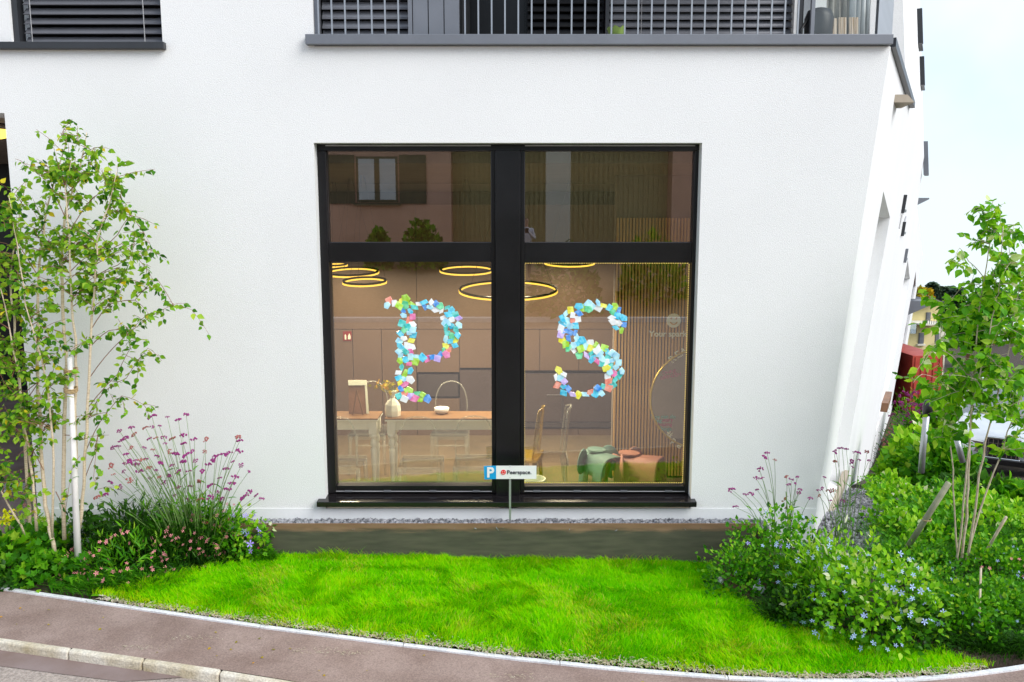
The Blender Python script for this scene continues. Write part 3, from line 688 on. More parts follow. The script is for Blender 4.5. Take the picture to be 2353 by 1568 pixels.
# tap on the worktop
tp = P(1292, 972, 10.3)
tap = thing('kitchen_tap', 'dark bent kitchen tap on the worktop below the letter S', 'tap', (tp.x, 10.3, tp.z))
MB().tube([(tp.x, 10.3, tp.z), (tp.x, 10.3, tp.z + .34), (tp.x - .03, 10.3, tp.z + .36), (tp.x - .2, 10.3, tp.z + .36)], .014, 6).build('spout', 'cabinet_dark', tap)
MB().box((tp.x - .02, 10.28, tp.z), (tp.x + .07, 10.32, tp.z + .05)).build('lever', 'cabinet_dark', tap)
# fire extinguisher sign
a_, b_ = P(788, 762, CY - .01), P(808, 783, CY - .01)
fs_ = put('extinguisher_sign', MB().box((a_.x, CY - .012, b_.z), (b_.x, CY - .002, a_.z)).mesh('plate'), 'red_sign', None, label='small red extinguisher sign on the taupe cabinet wall', cat='sign')
w_ = b_.x - a_.x; h_ = a_.z - b_.z
MB().lathe([(w_ * .13, 0), (w_ * .13, h_ * .45), (w_ * .05, h_ * .6), (w_ * .05, h_ * .68)], (a_.x + w_ * .28, CY - .004, b_.z + h_ * .12), 8).build('extinguisher_symbol', 'sticker_white', fs_)
MB().prism([(a_.x + w_ * .58, CY - .016, b_.z + h_ * .15), (a_.x + w_ * .88, CY - .016, b_.z + h_ * .15), (a_.x + w_ * .9, CY - .016, b_.z + h_ * .5), (a_.x + w_ * .75, CY - .016, b_.z + h_ * .82), (a_.x + w_ * .6, CY - .016, b_.z + h_ * .5)], (0, .003, 0)).build('flame_symbol', 'sticker_white', fs_)
# slatted wall
SY = 8.7
sl0, sl1 = P(1412, 800, SY).x, 2.75
sw = thing('slatted_wall_panel', 'wooden slatted wall panel with black gaps behind the right pane', 'wall panel', (1.8, SY, FZ))
MB().box((sl0, SY + .02, FZ + .02), (sl1, SY + .05, 2.56)).build('felt_backing', 'black_felt', sw)
me = MB().box((-.0098, -.020, FZ + .02), (.0098, .0195, 2.56)).mesh('slat'); me.materials.append(MATS['slat_wood'])
x = sl0 + .012
while x < sl1 - .01:
    put('slat', me, None, sw, M=Matrix.Translation((x, SY, 0))); x += .0335
struct('room_partition', MB().box((sl0 - .002, SY + .052, FZ), (sl1 + .3, SY + .16, 3.0)), 'room_wall')
# lettering on the slats
MF = facing
t_ = P(1537, 768, SY - .026)
slog = thing('wall_lettering', 'cream smiley face and words on the slatted wall panel', 'lettering', (t_.x, SY - .016, t_.z))
text('lettering', 'Your spark,', .088, 'sticker_white', slog, MF(t_), .002, bold=.0015)
def smiley(c, r, y, parent, face_mat, hole_mat, thick=.004):
    n = 28; MB().prism([(c.x + r * math.cos(2 * math.pi * i / n), y, c.z + r * math.sin(2 * math.pi * i / n)) for i in range(n)], (0, thick, 0)).build('smiley_face', face_mat, parent)
    for sx_ in (-.36, .36):
        MB().prism([(c.x + sx_ * r + .15 * r * math.cos(2 * math.pi * i / 10), y - .002, c.z + .33 * r + .15 * r * math.sin(2 * math.pi * i / 10)) for i in range(10)], (0, .0015, 0)).build('eye', hole_mat, parent)
    pts = [(c.x + .58 * r * math.cos(t), y - .002, c.z - .02 * r + .58 * r * math.sin(t)) for t in np.linspace(R(198), R(342), 12)]
    pin = [(c.x + .42 * r * math.cos(t), y - .002, c.z - .02 * r + .42 * r * math.sin(t)) for t in np.linspace(R(342), R(198), 12)]
    vs = pts + pin[::-1]; MB().add([Vector(v) for v in pts] + [Vector(v) for v in pin[::-1]], [(i, i + 1, i + 13, i + 12) for i in range(11)]).build('mouth', hole_mat, parent)
smiley(P(1548, 737, SY - .026), .076, SY - .030, slog, 'sticker_white', 'slat_wood')
# round mirror
mc = P(1611, 917, SY - .03); MRAD = .545
mir = thing('round_mirror', 'round gold rimmed mirror with handwriting on the slatted wall', 'mirror', (mc.x, SY - .03, mc.z))
n = 64; MB().prism([(mc.x + MRAD * math.cos(2 * math.pi * i / n), SY - .03, mc.z + MRAD * math.sin(2 * math.pi * i / n)) for i in range(n)], (0, .015, 0)).build('glass', 'mirror_face', mir)
MB().tube([(mc.x + MRAD * math.cos(2 * math.pi * i / n), SY - .032, mc.z + MRAD * math.sin(2 * math.pi * i / n)) for i in range(n + 1)], .013, 6, False).build('rim', 'gold', mir, True)
for ch, px, py, rot in (('R', 1545, 826, 40), ('E', 1558, 816, 32), ('A', 1571, 809, 26)): text('lettering', ch, .11, 'sticker_white', mir, MF(P(px, py, SY - .036), R(rot)), .001, bold=.002)
for ch, px, py, rot in (('#', 1538, 999, -30), ('p', 1549, 1012, -28), ('e', 1561, 1024, -24)): text('lettering', ch, .10, 'sticker_white', mir, MF(P(px, py, SY - .036), R(rot)), .001, bold=.002)
for s_, px, py, m_, z_, rot in (('OHNE', 1538, 856, 'pink_ink', .055, 10), ('GRENZEN', 1541, 865, 'pink_ink', .05, 12), ('You can do', 1524, 958, 'teal_ink', .058, 0), ('big', 1513, 967, 'teal_ink', .058, 0), ('scary', 1534, 966, 'pink_ink', .055, 2),
                         ('amazing', 1526, 976, 'pink_ink', .055, 0), ('things.', 1530, 986, 'teal_ink', .058, 0)):
    text('handwriting', s_, z_, m_, mir, MF(P(px, py, SY - .036), R(rot)), .001)
a_ = P(1525, 966, SY - .038); b_ = P(1544, 965, SY - .038); MB().tube([a_, b_], .0025, 4).build('strike_through', 'pink_ink', mir)
# ring lamps
def ring_lamp(px, py, rpx, Y, label, tilt=-6):
    c = P(px, py, Y); r = rpx / F * (Y * _c + (CAMZ - c.z) * _s)
    t = thing('ring_lamp', label, 'lamp', c, 'ring pendant lamps in the room')
    n = 48
    def band(r0, r1, z0, z1, name, mat):
        vs = []
        for (rr, zz) in ((r0, z0), (r1, z0), (r1, z1), (r0, z1)): vs += [(c.x + rr * math.cos(2 * math.pi * i / n), Y + rr * math.sin(2 * math.pi * i / n), c.z + zz) for i in range(n)]
        fs = [(a * n + i, a * n + (i + 1) % n, ((a + 1) % 4) * n + (i + 1) % n, ((a + 1) % 4) * n + i) for a in range(4) for i in range(n)]
        me = MB().add(vs, fs).mesh(name, True); me.transform(Matrix.Translation(c) @ Matrix.Rotation(R(-tilt), 4, 'X') @ Matrix.Translation(-c)); put(name, me, mat, t)
    band(r - .018, r, .007, .026, 'housing', 'lamp_black'); band(r - .020, r + .004, -.010, .0065, 'light_strip', 'lamp_glow')
    ld = bpy.data.lights.new('ring_light', 'AREA'); ld.shape = 'DISK'; ld.size = 2 * r; ld.energy = 18 * (r / .3); ld.color = (1, .86, .64)
    lo = bpy.data.objects.new('ring_light', ld); COL.objects.link(lo); lo.location = (0, 0, -.02); lo.parent = t
    for j in range(3):
        a_ = j * 2.094 + .4; MB().tube([(c.x + (r - .01) * math.cos(a_), Y + (r - .01) * math.sin(a_), c.z + .05), (c.x + .02 * math.cos(a_), Y + .02 * math.sin(a_), 2.99)], .0022, 4).build('cable', 'lamp_black', t)
for a_ in ((772, 610, 26, 9.9, 'smallest lit ring lamp partly hidden at the left edge of the lower left pane'), (810, 627, 60, 9.2, 'wide lit ring lamp in the upper left corner of the lower left pane'), (838, 649, 50, 8.6, 'lowest lit ring lamp near the left edge of the lower left pane'),
           (1072, 622, 61, 9.4, 'lit ring lamp in the upper right corner of the lower left pane'), (1168, 668, 113, 8.3, 'largest lit ring lamp passing behind the central black mullion'), (1308, 604, 58, 9.6, 'lit ring lamp cut by the transom of the right window')):
    ring_lamp(*a_)
# tables
TZ = FZ + .76
def table(px0, px1, label):
    Y = 8.26; x0, x1 = P(px0, 965, Y).x, P(px1, 965, Y).x
    t = thing('dining_table', label, 'table', ((x0 + x1) / 2, Y + .4, FZ), 'white dining tables')
    o = MB().box((x0, Y, TZ - .012), (x1, Y + .34, TZ)).build('tabletop', 'table_oak', t); o = MB().box((x0, Y, TZ - .032), (x1, Y + .34, TZ - .0125)).build('top_edge', 'table_white', t); bevel(o, .006)
    MB().box((x0 + .05, Y + .05, TZ - .13), (x1 - .05, Y + .29, TZ - .033)).build('apron', 'table_white', t)
    for lx in (x0 + .06, x1 - .06):
        for ly in (Y + .06, Y + .28):
            H_ = TZ - .034 - FZ
            MB().box((lx - .04, ly - .04, TZ - .17), (lx + .04, ly + .04, TZ - .034)).build('leg', 'table_white', t)
            l_ = MB().lathe([(.014, 0), (.017, .03), (.029, .36), (.031, .42), (.018, .44), (.031, .46), (.032, .5), (.02, .53), (.02, H_ - .19), (.04, H_ - .17), (.04, H_ - .137)], (lx, ly, FZ), 14).build('leg', 'table_white', t, True)
    return t
table(640, 868, 'white table with turned legs at the left of the lower left pane'); table(884, 1196, 'white table with turned legs running behind the central mullion')
# clear chairs
def chair(px, Y, rot, label, body='clear_plastic', rim='plastic_rim', sc=1.0, back_h=.47):
    x = P(px, 1000, Y).x
    t = thing('clear_chair', label, 'chair', (x, Y, FZ), 'clear plastic chairs')
    M = Matrix.Translation((x, Y, FZ)) @ Matrix.Rotation(rot, 4, 'Z')
    def bd(mb, name, mat, sm=False):
        me = mb.mesh(name, sm); me.transform(M); return put(name, me, mat, t)
    # backrest: a curved rounded panel at local y=-.2
    def bp(u, v):                                # u -1..1, v 0..1
        w = .185 * (1 if v < .5 else math.sqrt(max(0, 1 - ((v - .5) / .62) ** 2)) ) * (1 - .06 * (1 - v))
        return Vector((u * w, -.21 - .05 * v + .045 * u * u, .46 + back_h * v + .03 * (1 - u * u) * v))
    vs = []; fs = []; nu, nv = 8, 10
    for j in range(nv + 1):
        for i in range(nu + 1): vs.append(bp(-1 + 2 * i / nu, j / nv))
    for j in range(nv):
        for i in range(nu): fs.append((j * (nu + 1) + i, j * (nu + 1) + i + 1, (j + 1) * (nu + 1) + i + 1, (j + 1) * (nu + 1) + i))
    bd(MB().add(vs, fs), 'backrest', body, True)
    edge = [bp(-1, j / nv) for j in range(nv + 1)] + [bp(-1 + 2 * i / nu, 1) for i in range(1, nu)] + [bp(1, j / nv) for j in range(nv, -1, -1)]
    bd(MB().tube(edge, .008, 6), 'back_rim', rim, True)
    bd(MB().box((-.2, -.21, .43), (.2, .2, .455)), 'seat', body)
    bd(MB().box((-.205, .195, .40), (.205, .21, .46)), 'seat_edge', rim); bd(MB().box((-.205, -.225, .40), (.205, -.21, .46)), 'seat_edge', rim)
    for sx_ in (-1, 1):
        for sy_ in (-1, 1):
            bd(MB().tube([(sx_ * .185, sy_ * .185, .43), (sx_ * .19, sy_ * .2, .2), (sx_ * .2, sy_ * .225, 0)], [.022, .017, .012], 6), 'leg', rim, True)
    bd(MB().tube([(-.19, -.195, .22), (.19, -.195, .22)], .009, 6), 'stretcher', rim)
    return t
chair(967, 7.75, 0, 'clear plastic chair in front of the white table, middle of the lower left pane')
chair(1092, 7.78, 0, 'clear plastic chair beside the central mullion in the lower left pane')
chair(785, 7.75, 0, 'clear plastic chair at the left edge of the lower left pane')
chair(850, 9.0, math.pi, 'clear plastic chair behind the table beyond the easel')
chair(1035, 9.0, math.pi, 'clear plastic chair behind the table below the dark oven')
chair(1252, 8.0, R(90), 'clear plastic chair seen from the side in the right pane')
chair(1192, 8.0, R(80), 'amber tinted plastic chair half hidden by the mullion', 'amber_plastic', 'amber_plastic')
# table easel
e0 = P(828, 958, 8.5)
ea = thing('table_easel', 'brown picture board on a small easel standing on the white table', 'easel', (e0.x, 8.5, TZ))
a_ = [(-.115, -.03, 0), (.09, -.03, 0), (.055, .08, .33), (-.13, .08, .33)]
MB().prism([(e0.x + u, 8.5 + v, TZ + w + .004) for u, v, w in a_], (0, .02, .004)).build('board', 'brown_board', ea)
MB().prism([(e0.x + u, 8.5 + v - .006, TZ + w + .004) for u, v, w in ((.072, -.03, 0), (.098, -.03, 0), (.062, .08, .33), (.04, .08, .33))], (0, .005, 0)).build('board_edge', 'sticker_white', ea)
MB().prism([(e0.x + u, 8.5 + v - .006, TZ + w + .004) for u, v, w in ((-.128, .062, .286), (.062, .062, .286), (.058, .08, .335), (-.134, .08, .335))], (0, .005, 0)).build('board_top', 'sticker_white', ea)
MB().tube([(e0.x - .02, 8.44, TZ + .26), (e0.x + .05, 8.40, TZ + .006)], .007, 6).build('leg', 'table_oak', ea); MB().tube([(e0.x - .02, 8.44, TZ + .26), (e0.x - .06, 8.40, TZ + .006)], .007, 6).build('leg', 'table_oak', ea)
# vase with flowers
v0 = P(903, 957, 8.4)
va = thing('flower_vase', 'pale green pinched vase holding yellow and orange flowers on the table', 'vase', (v0.x, 8.4, TZ))
MB().lathe([(.078, .001), (.085, .06), (.078, .12), (.05, .16), (.022, .185), (.03, .215), (.055, .26), (.05, .262), (.02, .21)], (v0.x, 8.4, TZ), 8).build('vessel', 'table_white', va)
fl = MB()
for (u, w) in ((-.10, .36), (-.13, .30), (-.04, .38), (.02, .36), (-.15, .34), (.06, .34)):
    fl.tube([(v0.x, 8.4, TZ + .24), (v0.x + u * .6, 8.38, TZ + w * .85), (v0.x + u, 8.37, TZ + w)], .004, 4)
fl.build('stem', 'stem_green', va, kind='stuff')
nb = 26; th = rng.uniform(0, 6.28, nb); pos = np.stack([v0.x - .06 + rng.normal(0, .06, nb), 8.37 + rng.normal(0, .03, nb), TZ + .33 + rng.normal(0, .03, nb)], 1)
batch('blossom', 'yellow_foliage', pos, rng.normal(0, 1, (nb, 3)), rng.normal(0, 1, (nb, 3)), rng.uniform(.04, .07, nb), rng.random(nb), LEAF, va)
# bowl
b0 = P(1015, 950, 8.5)
MB().lathe([(.05, .001), (.075, .02), (.08, .06), (.074, .062), (.06, .02)], (b0.x, 8.5, TZ), 18).build('bowl', 'sign_white', None, True, label='white bowl on the table behind the middle clear chair', cat='bowl')
# elephant-shaped stools
def stool(px, Y, rot, mat, label, sc=1.0):
    c = P(px, 1100, Y); t = thing('animal_stool', label, 'stool', (c.x, Y, FZ), 'animal shaped stools')
    M = Matrix.Translation((c.x, Y, FZ)) @ Matrix.Rotation(rot, 4, 'Z') @ Matrix.Scale(sc, 4)
    def bd(mb, name, sm=True, th=.012):
        me = mb.mesh(name, sm); me.transform(M); o = put(name, me, mat, t); m = o.modifiers.new('thickness', 'SOLIDIFY'); m.thickness = th; m.offset = 0; return o
    # body: an upside down shell open at the rear, arches cut between the legs; local x is the length, y across
    nu, nv = 26, 20; vs = []; fs = []; keep = {}
    for j in range(nv + 1):
        f = j / nv; ang = R(-97 + 194 * f)       # round the back from one foot to the other
        for i in range(nu + 1):
            u = i / nu; x = -.24 + .44 * u
            wdt = .155 - .02 * u + .0 * u; top = .40 - .05 * (u ** 2)
            sn, cs = math.sin(ang), math.cos(ang)
            y = wdt * math.copysign(abs(sn) ** .55, sn); z = top * (max(0, cs) ** .5 if cs > 0 else 0)
            flare = 1 + .16 * (1 - z / .4)
            vs.append((x, y * flare, max(0, z)))
    def k2(i, j):
        u = (i + .5) / nu; x = -.24 + .44 * u; q = [vs[a] for a in (j * (nu + 1) + i, (j + 1) * (nu + 1) + i)]; z = (q[0][2] + q[1][2]) / 2
        return not (z < .15 - 6.5 * (x + .02) ** 2)
    for j in range(nv):
        for i in range(nu):
            if k2(i, j): fs.append((j * (nu + 1) + i, j * (nu + 1) + i + 1, (j + 1) * (nu + 1) + i + 1, (j + 1) * (nu + 1) + i))
    bd(MB().add(vs, fs), 'body')
    # front: chest and trunk
    trunk = [(.19, .33, .07), (.26, .36, .075), (.31, .30, .06), (.33, .2, .045), (.35, .1, .035), (.39, .05, .03)]
    mb = MB(); v2 = []
    for (x, z, w) in trunk: v2 += [(x, -w, z - .015), (x + .012, 0, z + .012), (x, w, z - .015)]
    mb.add(v2, [f for i in range(len(trunk) - 1) for f in ((3 * i, 3 * i + 1, 3 * i + 4, 3 * i + 3), (3 * i + 1, 3 * i + 2, 3 * i + 5, 3 * i + 4))]); bd(mb, 'trunk')
    # saddle plate and ears
    mb = MB(); n = 18; mb.add([(.10 + .11 * math.cos(2 * math.pi * i / n), .09 * math.sin(2 * math.pi * i / n), .405) for i in range(n)], [tuple(range(n))]); bd(mb, 'head_plate', False, .016)
    for s_ in (-1, 1):
        n = 16; pts = []
        for i in range(n):
            a_ = 2 * math.pi * i / n; r1, r2 = .085, .13
            y = s_ * (.16 + .10 * (math.cos(a_) * .9 + .2)); z = .30 + r2 * math.sin(a_) - .03 * math.cos(a_)
            pts.append((.15 - .05 * (math.cos(a_) + 1), y, z))
        c0 = (.13, s_ * .17, .29); bd(MB().add(pts + [c0], [(i, (i + 1) % n, n) for i in range(n)]), 'ear')
    return t
stool(1382, 8.30, R(118), 'green_plastic', 'sea green animal shaped plastic stool behind the right pane', .98)
stool(1466, 8.15, R(150), 'coral_plastic', 'coral animal shaped plastic stool in front of the slatted wall', 1.02)
bk = P(1222, 1112, 7.6)
bn = MB().lathe([(.10, FZ), (.13, FZ + .31), (.135, FZ + .31), (.135, FZ + .335), (.12, FZ + .335), (.095, FZ + .02)], (bk.x, 7.6, 0), 24, True).build('waste_basket', 'table_white', None, False, label='cream ribbed basket at the foot of the mullion in the right pane', cat='basket')

# ================================================================== MOSAIC LETTERS ON THE GLASS
PAL = [('cyan', (.03, .50, .80)), ('pale_blue', (.36, .70, .94)), ('white', (.86, .88, .92)), ('lime', (.36, .66, .03)), ('yellow', (.84, .74, .02)), ('pink', (.84, .14, .38)), ('coral', (.90, .22, .15)), ('teal', (.02, .50, .48)), ('lavender', (.50, .36, .82)), ('blue', (.03, .24, .74)), ('green', (.08, .56, .26))]
for n_, c_ in PAL: pm('gem_' + n_, c_, .18, .25, 26, coat=.5, col2=[min(1, v * 1.2 + .22) for v in c_])
PW = [4.6, 5, 3.6, 2.6, 1.8, 1.6, 1.3, 2.6, 1, 2.4, 1.6]
def mosaic(label, strokes, ox, oy, sc, r0, seed):
    rr = random.Random(seed); pts = []
    Yg = GY - .004
    def ok(p): return all((p[0] - q[0]) ** 2 + (p[1] - q[1]) ** 2 > r0 * r0 for q in pts)
    segs = []
    for st in strokes:
        for a_, b_ in zip(st[:-1], st[1:]): segs.append((a_, b_))
    def dist_in(x, y):
        best = -1e9
        for (ax, ay, aw), (bx, by, bw) in segs:
            dx, dy = bx - ax, by - ay; t = max(0, min(1, ((x - ax) * dx + (y - ay) * dy) / (dx * dx + dy * dy + 1e-9)))
            best = max(best, (aw + (bw - aw) * t) - math.hypot(x - ax - dx * t, y - ay - dy * t))
        return best
    allx = [q[0] for s in strokes for q in s]; ally = [q[1] for s in strokes for q in s]
    for _ in range(30000):
        x, y = rr.uniform(min(allx) - 80, max(allx) + 80), rr.uniform(min(ally) - 80, max(ally) + 80)
        if dist_in(x, y) > r0 * .28 and ok((x, y)): pts.append((x, y))
    c = P(ox + sc * sum(allx) / len(allx), oy + sc * max(ally), Yg)
    t = thing('mosaic_letter', label, 'letter', c, 'mosaic letters on the window')
    for i, (x, y) in enumerate(pts):
        nn = rr.choice((4, 4, 4, 5, 5)); a0 = rr.uniform(0, 6.28); asp = rr.uniform(.55, .95); big = rr.uniform(.85, 1.2); rot = rr.uniform(0, 3.14)
        poly = []
        for k in range(nn):
            u, v_ = rr.uniform(.85, 1.12) * math.cos(2 * math.pi * k / nn + a0), asp * rr.uniform(.85, 1.12) * math.sin(2 * math.pi * k / nn + a0)
            poly.append((x + r0 * big * (u * math.cos(rot) - v_ * math.sin(rot)), y + r0 * big * (u * math.sin(rot) + v_ * math.cos(rot))))
        # clipped corners keep the outline chip-like
        sm = []
        for k in range(nn):
            p_, q_, r_ = poly[k - 1], poly[k], poly[(k + 1) % nn]; c_ = rr.uniform(.03, .11)
            sm += [(q_[0] + (p_[0] - q_[0]) * c_, q_[1] + (p_[1] - q_[1]) * c_), (q_[0] + (r_[0] - q_[0]) * c_, q_[1] + (r_[1] - q_[1]) * c_)]
        lay = .0015 + .0026 * (i % 4) + rr.uniform(0, .0012); th = rr.uniform(.0035, .006)
        tx, tz = rr.uniform(-.10, .10), rr.uniform(-.10, .10)                      # every chip sits a little askew
        cc = P(ox + sc * x, oy + sc * y, Yg); w = []
        for px, py in sm:
            q_ = P(ox + sc * px, oy + sc * py, Yg); w.append(q_ + Vector((0, -lay + (q_.x - cc.x) * tx + (q_.z - cc.z) * tz, 0)))
        n = len(w); D = Vector((0, -th, 0))
        mid = [cc + (q_ - cc) * .985 + D * .75 + Vector((0, 0, 0)) for q_ in w]; tp_ = [cc + (q_ - cc) * .93 + D for q_ in w]
        mb = MB().add(w + mid + tp_, [(k, (k + 1) % n, (k + 1) % n + n, k + n) for k in range(n)] + [(k + n, (k + 1) % n + n, (k + 1) % n + 2 * n, k + 2 * n) for k in range(n)] + [tuple(2 * n + k for k in range(n))])
        mb.build('mosaic_piece', 'gem_' + rr.choices(PAL, PW)[0][0], t)
mosaic('colourful mosaic letter P of glossy chips stuck on the left pane', [
    [(170, 195, 52), (300, 215, 66), (400, 230, 100)],
    [(400, 150, 40), (400, 260, 95), (400, 420, 90), (395, 560, 105), (385, 700, 105), (375, 850, 90), (380, 1000, 95), (370, 1120, 100), (360, 1240, 85), (380, 1330, 70)],
    [(330, 1368, 55), (500, 1368, 58), (640, 1370, 46)],
    [(470, 210, 70), (560, 205, 52), (680, 215, 55), (790, 250, 62), (900, 310, 85), (975, 400, 105), (985, 500, 118), (980, 600, 112), (950, 700, 95), (880, 790, 75), (800, 850, 55), (700, 885, 40), (600, 890, 40), (470, 895, 55)]], 861.7, 660.7, .18325, 60, 5)
mosaic('colourful mosaic letter S of glossy chips stuck on the right pane', [
    [(925, 520, 55), (930, 430, 85), (890, 330, 100), (800, 250, 62), (680, 225, 50), (560, 230, 50), (450, 270, 80), (340, 350, 105), (290, 450, 115), (280, 560, 112), (310, 670, 110), (410, 740, 115), (540, 790, 115), (680, 830, 120), (800, 900, 120), (870, 990, 118), (880, 1090, 110), (830, 1190, 95), (730, 1270, 65), (620, 1320, 45), (480, 1330, 40), (360, 1320, 48), (250, 1280, 62), (185, 1180, 68), (190, 1060, 70)]], 1252.4, 660.7, .1831, 60, 9)

# ================================================================== SIGN POST
sp = P(1172, 1198, 6.56)
sg = thing('parking_sign', 'white and blue parking sign on a steel post in front of the window', 'sign', (sp.x, 6.56, sp.z))
SYY = 6.545
a_, b_ = P(1172, 1070, 6.56), P(1172, 1100, 6.56)
MB().box((sp.x - .0085, 6.552, sp.z - .05), (sp.x + .0085, 6.566, a_.z)).build('post', 'steel', sg)
q0, q1 = P(1140, 1071, SYY), P(1232.5, 1101, SYY); q2 = P(1113, 1073, SYY)
o = MB().box((q0.x, SYY, q1.z), (q1.x, SYY + .006, q0.z)).build('board', 'sign_white', sg)
MB().hexa([(q2.x, SYY - .001, q1.z - .004), (q0.x - .0005, SYY, q1.z), (q0.x - .0005, SYY + .006, q1.z), (q2.x, SYY + .005, q1.z - .004), (q2.x - .004, SYY - .001, q0.z - .002), (q0.x - .0005, SYY, q0.z), (q0.x - .0005, SYY + .006, q0.z), (q2.x - .004, SYY + .005, q0.z - .002)]).build('blue_board', 'sign_blue', sg)
text('lettering', 'P', .118, 'sign_white', sg, facing(P(1126.5, 1087, SYY - .003)), .001, bold=.004)
c = P(1156.7, 1085.7, SYY - .004); smiley(c, .0205, SYY - .004, sg, 'sign_red', 'sign_white', .003)
text('lettering', 'Peerspace.', .047, 'sign_dark', sg, facing(P(1193, 1086, SYY - .002)), .0008, bold=.0008)
for py in (1073, 1098): q = P(1172, py, SYY - .002); MB().lathe([(.003, 0), (.003, .003)], (q.x, SYY - .003, q.z), 8).build('screw', 'steel', sg)

# ================================================================== GRAVEL, EDGING, LAWN
EDY = 6.50
gz = .035
ed_r = P(1738, 1205, EDY).x
o = MB().box((-2.35, EDY - .008, -.42), (ed_r, EDY + .004, P(1176, 1203, EDY).z)).build('steel_edging', 'rusty_edging', None, label='rusty steel edging band between gravel strip and lawn', cat='edging')
MB().box((-2.4, EDY + .005, -.4), (ed_r + .1, WALL - .008, gz - .035)).build('gravel_base', 'soil', kind='structure')
def rocks(n, pos, size, flat=.7):
    base = np.array([(1, 0, 0), (-1, 0, 0), (0, 1, 0), (0, -1, 0), (0, 0, 1), (0, 0, -1), (.6, .6, .5), (-.6, .6, -.4), (.5, -.6, -.5), (-.6, -.5, .5)], float)
    import itertools
    bm = bmesh.new(); vs = [bm.verts.new(v) for v in base]; r_ = bmesh.ops.convex_hull(bm, input=bm.verts); bm.verts.ensure_lookup_table(); bm.verts.index_update()
    T = np.array([v.co[:] for v in bm.verts]); fs = [tuple(v.index for v in f.verts) for f in bm.faces]; bm.free()
    return (T * np.array([1, 1, flat]), fs)
ROCK = rocks(0, 0, 0)
def gravel(name, poly, n, zf, s0, s1, mat='stone', **k):
    xs_ = [p[0] for p in poly]; ys_ = [p[1] for p in poly]
    X = rng.uniform(min(xs_), max(xs_), n * 3); Y = rng.uniform(min(ys_), max(ys_), n * 3); m = inside(poly, X, Y); X, Y = X[m][:n], Y[m][:n]; n = len(X)
    pos = np.stack([X, Y, zf(X, Y) + rng.uniform(-.01, .008, n)], 1)
    return batch(name, mat, pos, rng.normal(0, 1, (n, 3)), rng.normal(0, 1, (n, 3)), rng.uniform(s0, s1, n), rng.random(n), ROCK, None, **k)
gravel('gravel', [(-2.35, EDY + .012), (ed_r + .1, EDY + .012), (ed_r + .1, WALL - .02), (-2.35, WALL - .02)], 4200, lambda X, Y: np.full_like(X, gz - .02), .012, .030)
gw = [SP(s_, ground_z(np.array([0.]), np.array([SP(s_, 0).y]))[0] if False else -.2 - max(0, (SP(s_, 0).y - 7.2) * .25)) for s_ in (0, 1.2, 3, 5)]
gpoly = [(2.1, 6.45), (2.6, 6.72), (p1.x - .6, 10.5), (p1.x + .6, 10.5), (4.0, 8.4), (3.15, 6.7), (2.9, 6.3)]
gravel('gravel', gpoly, 5200, lambda X, Y: ground_z(X, Y) + .01, .012, .03)

def lawn_z(X, Y):
    t = np.clip((Y - stripe_y(X)) / 1.6, 0, 1)
    return -.19 - .055 * t - .03 * np.clip((X - .2) / 1.4, 0, 1) * t + .03 * np.sin(np.pi * t) + .02 * (vnoise(X + 9, Y + 3, 2.2, 3) - .5) * np.clip(t * 6, 0, 1)
# turf sheet under the blades
xs_ = np.arange(-3.4, 3.2, .08); ys_ = np.arange(4.5, 6.56, .08); LX, LY = np.meshgrid(xs_, ys_)
cell = []; nxx = len(xs_)
cx, cy = (LX[:-1, :-1] + .04).ravel(), (LY[:-1, :-1] + .04).ravel(); msk = inside(lawn_poly, cx, cy) & (cy - .05 > stripe_y(cx) + .02)
q0 = (np.arange((len(ys_) - 1) * (nxx - 1)) // (nxx - 1)) * nxx + np.arange((len(ys_) - 1) * (nxx - 1)) % (nxx - 1); q0 = q0[msk]
put('lawn', flat_mesh('lawn', np.stack([LX.ravel(), LY.ravel(), lawn_z(LX.ravel(), LY.ravel()) - .004], 1), np.stack([q0, q0 + 1, q0 + nxx + 1, q0 + nxx], 1).ravel(), np.full(len(q0), 4), smooth=True), 'turf', kind='structure')
n = 330000; X = rng.uniform(-3.4, 3.2, n); Y = rng.uniform(4.5, 6.5, n); m = inside(lawn_poly, X, Y); X, Y = X[m], Y[m]; n = len(X)
big = vnoise(X + 20, Y + 11, 1.6, 1); med = vnoise(X, Y * 1.4, 5, 2); fine = vnoise(X, Y, 22, 4)
edge = np.clip((Y - stripe_y(X)) / .22, 0, 1)
h = (.026 + .040 * fine * (.4 + big)) * (.55 + .45 * edge) * rng.uniform(.6, 1.3, n)
v = np.clip(.48 + .34 * (big - .5) + .26 * (med - .5) + rng.normal(0, .16, n) + .38 * (1 - edge) * rng.random(n), 0, 1)
dry = rng.random(n) < .35 * np.clip((vnoise(X + 3, Y + 8, 3.4, 9) - .58) / .3, 0, 1) + .05; v = np.where(dry, rng.uniform(.82, 1, n), np.minimum(v, .9))
keepm = rng.random(n) < (.25 + .75 * edge); 
ang = vnoise(X + 5, Y, 3, 7) * 9 + rng.normal(0, .9, n); ln = h * rng.uniform(.2, 1.0, n)
sel = keepm
blades('lawn_grass', 'lawn_blades', np.stack([X, Y, lawn_z(X, Y) - .004], 1)[sel], h[sel], np.stack([np.cos(ang) * ln, np.sin(ang) * ln], 1)[sel], rng.uniform(.0025, .0055, n)[sel], v[sel])
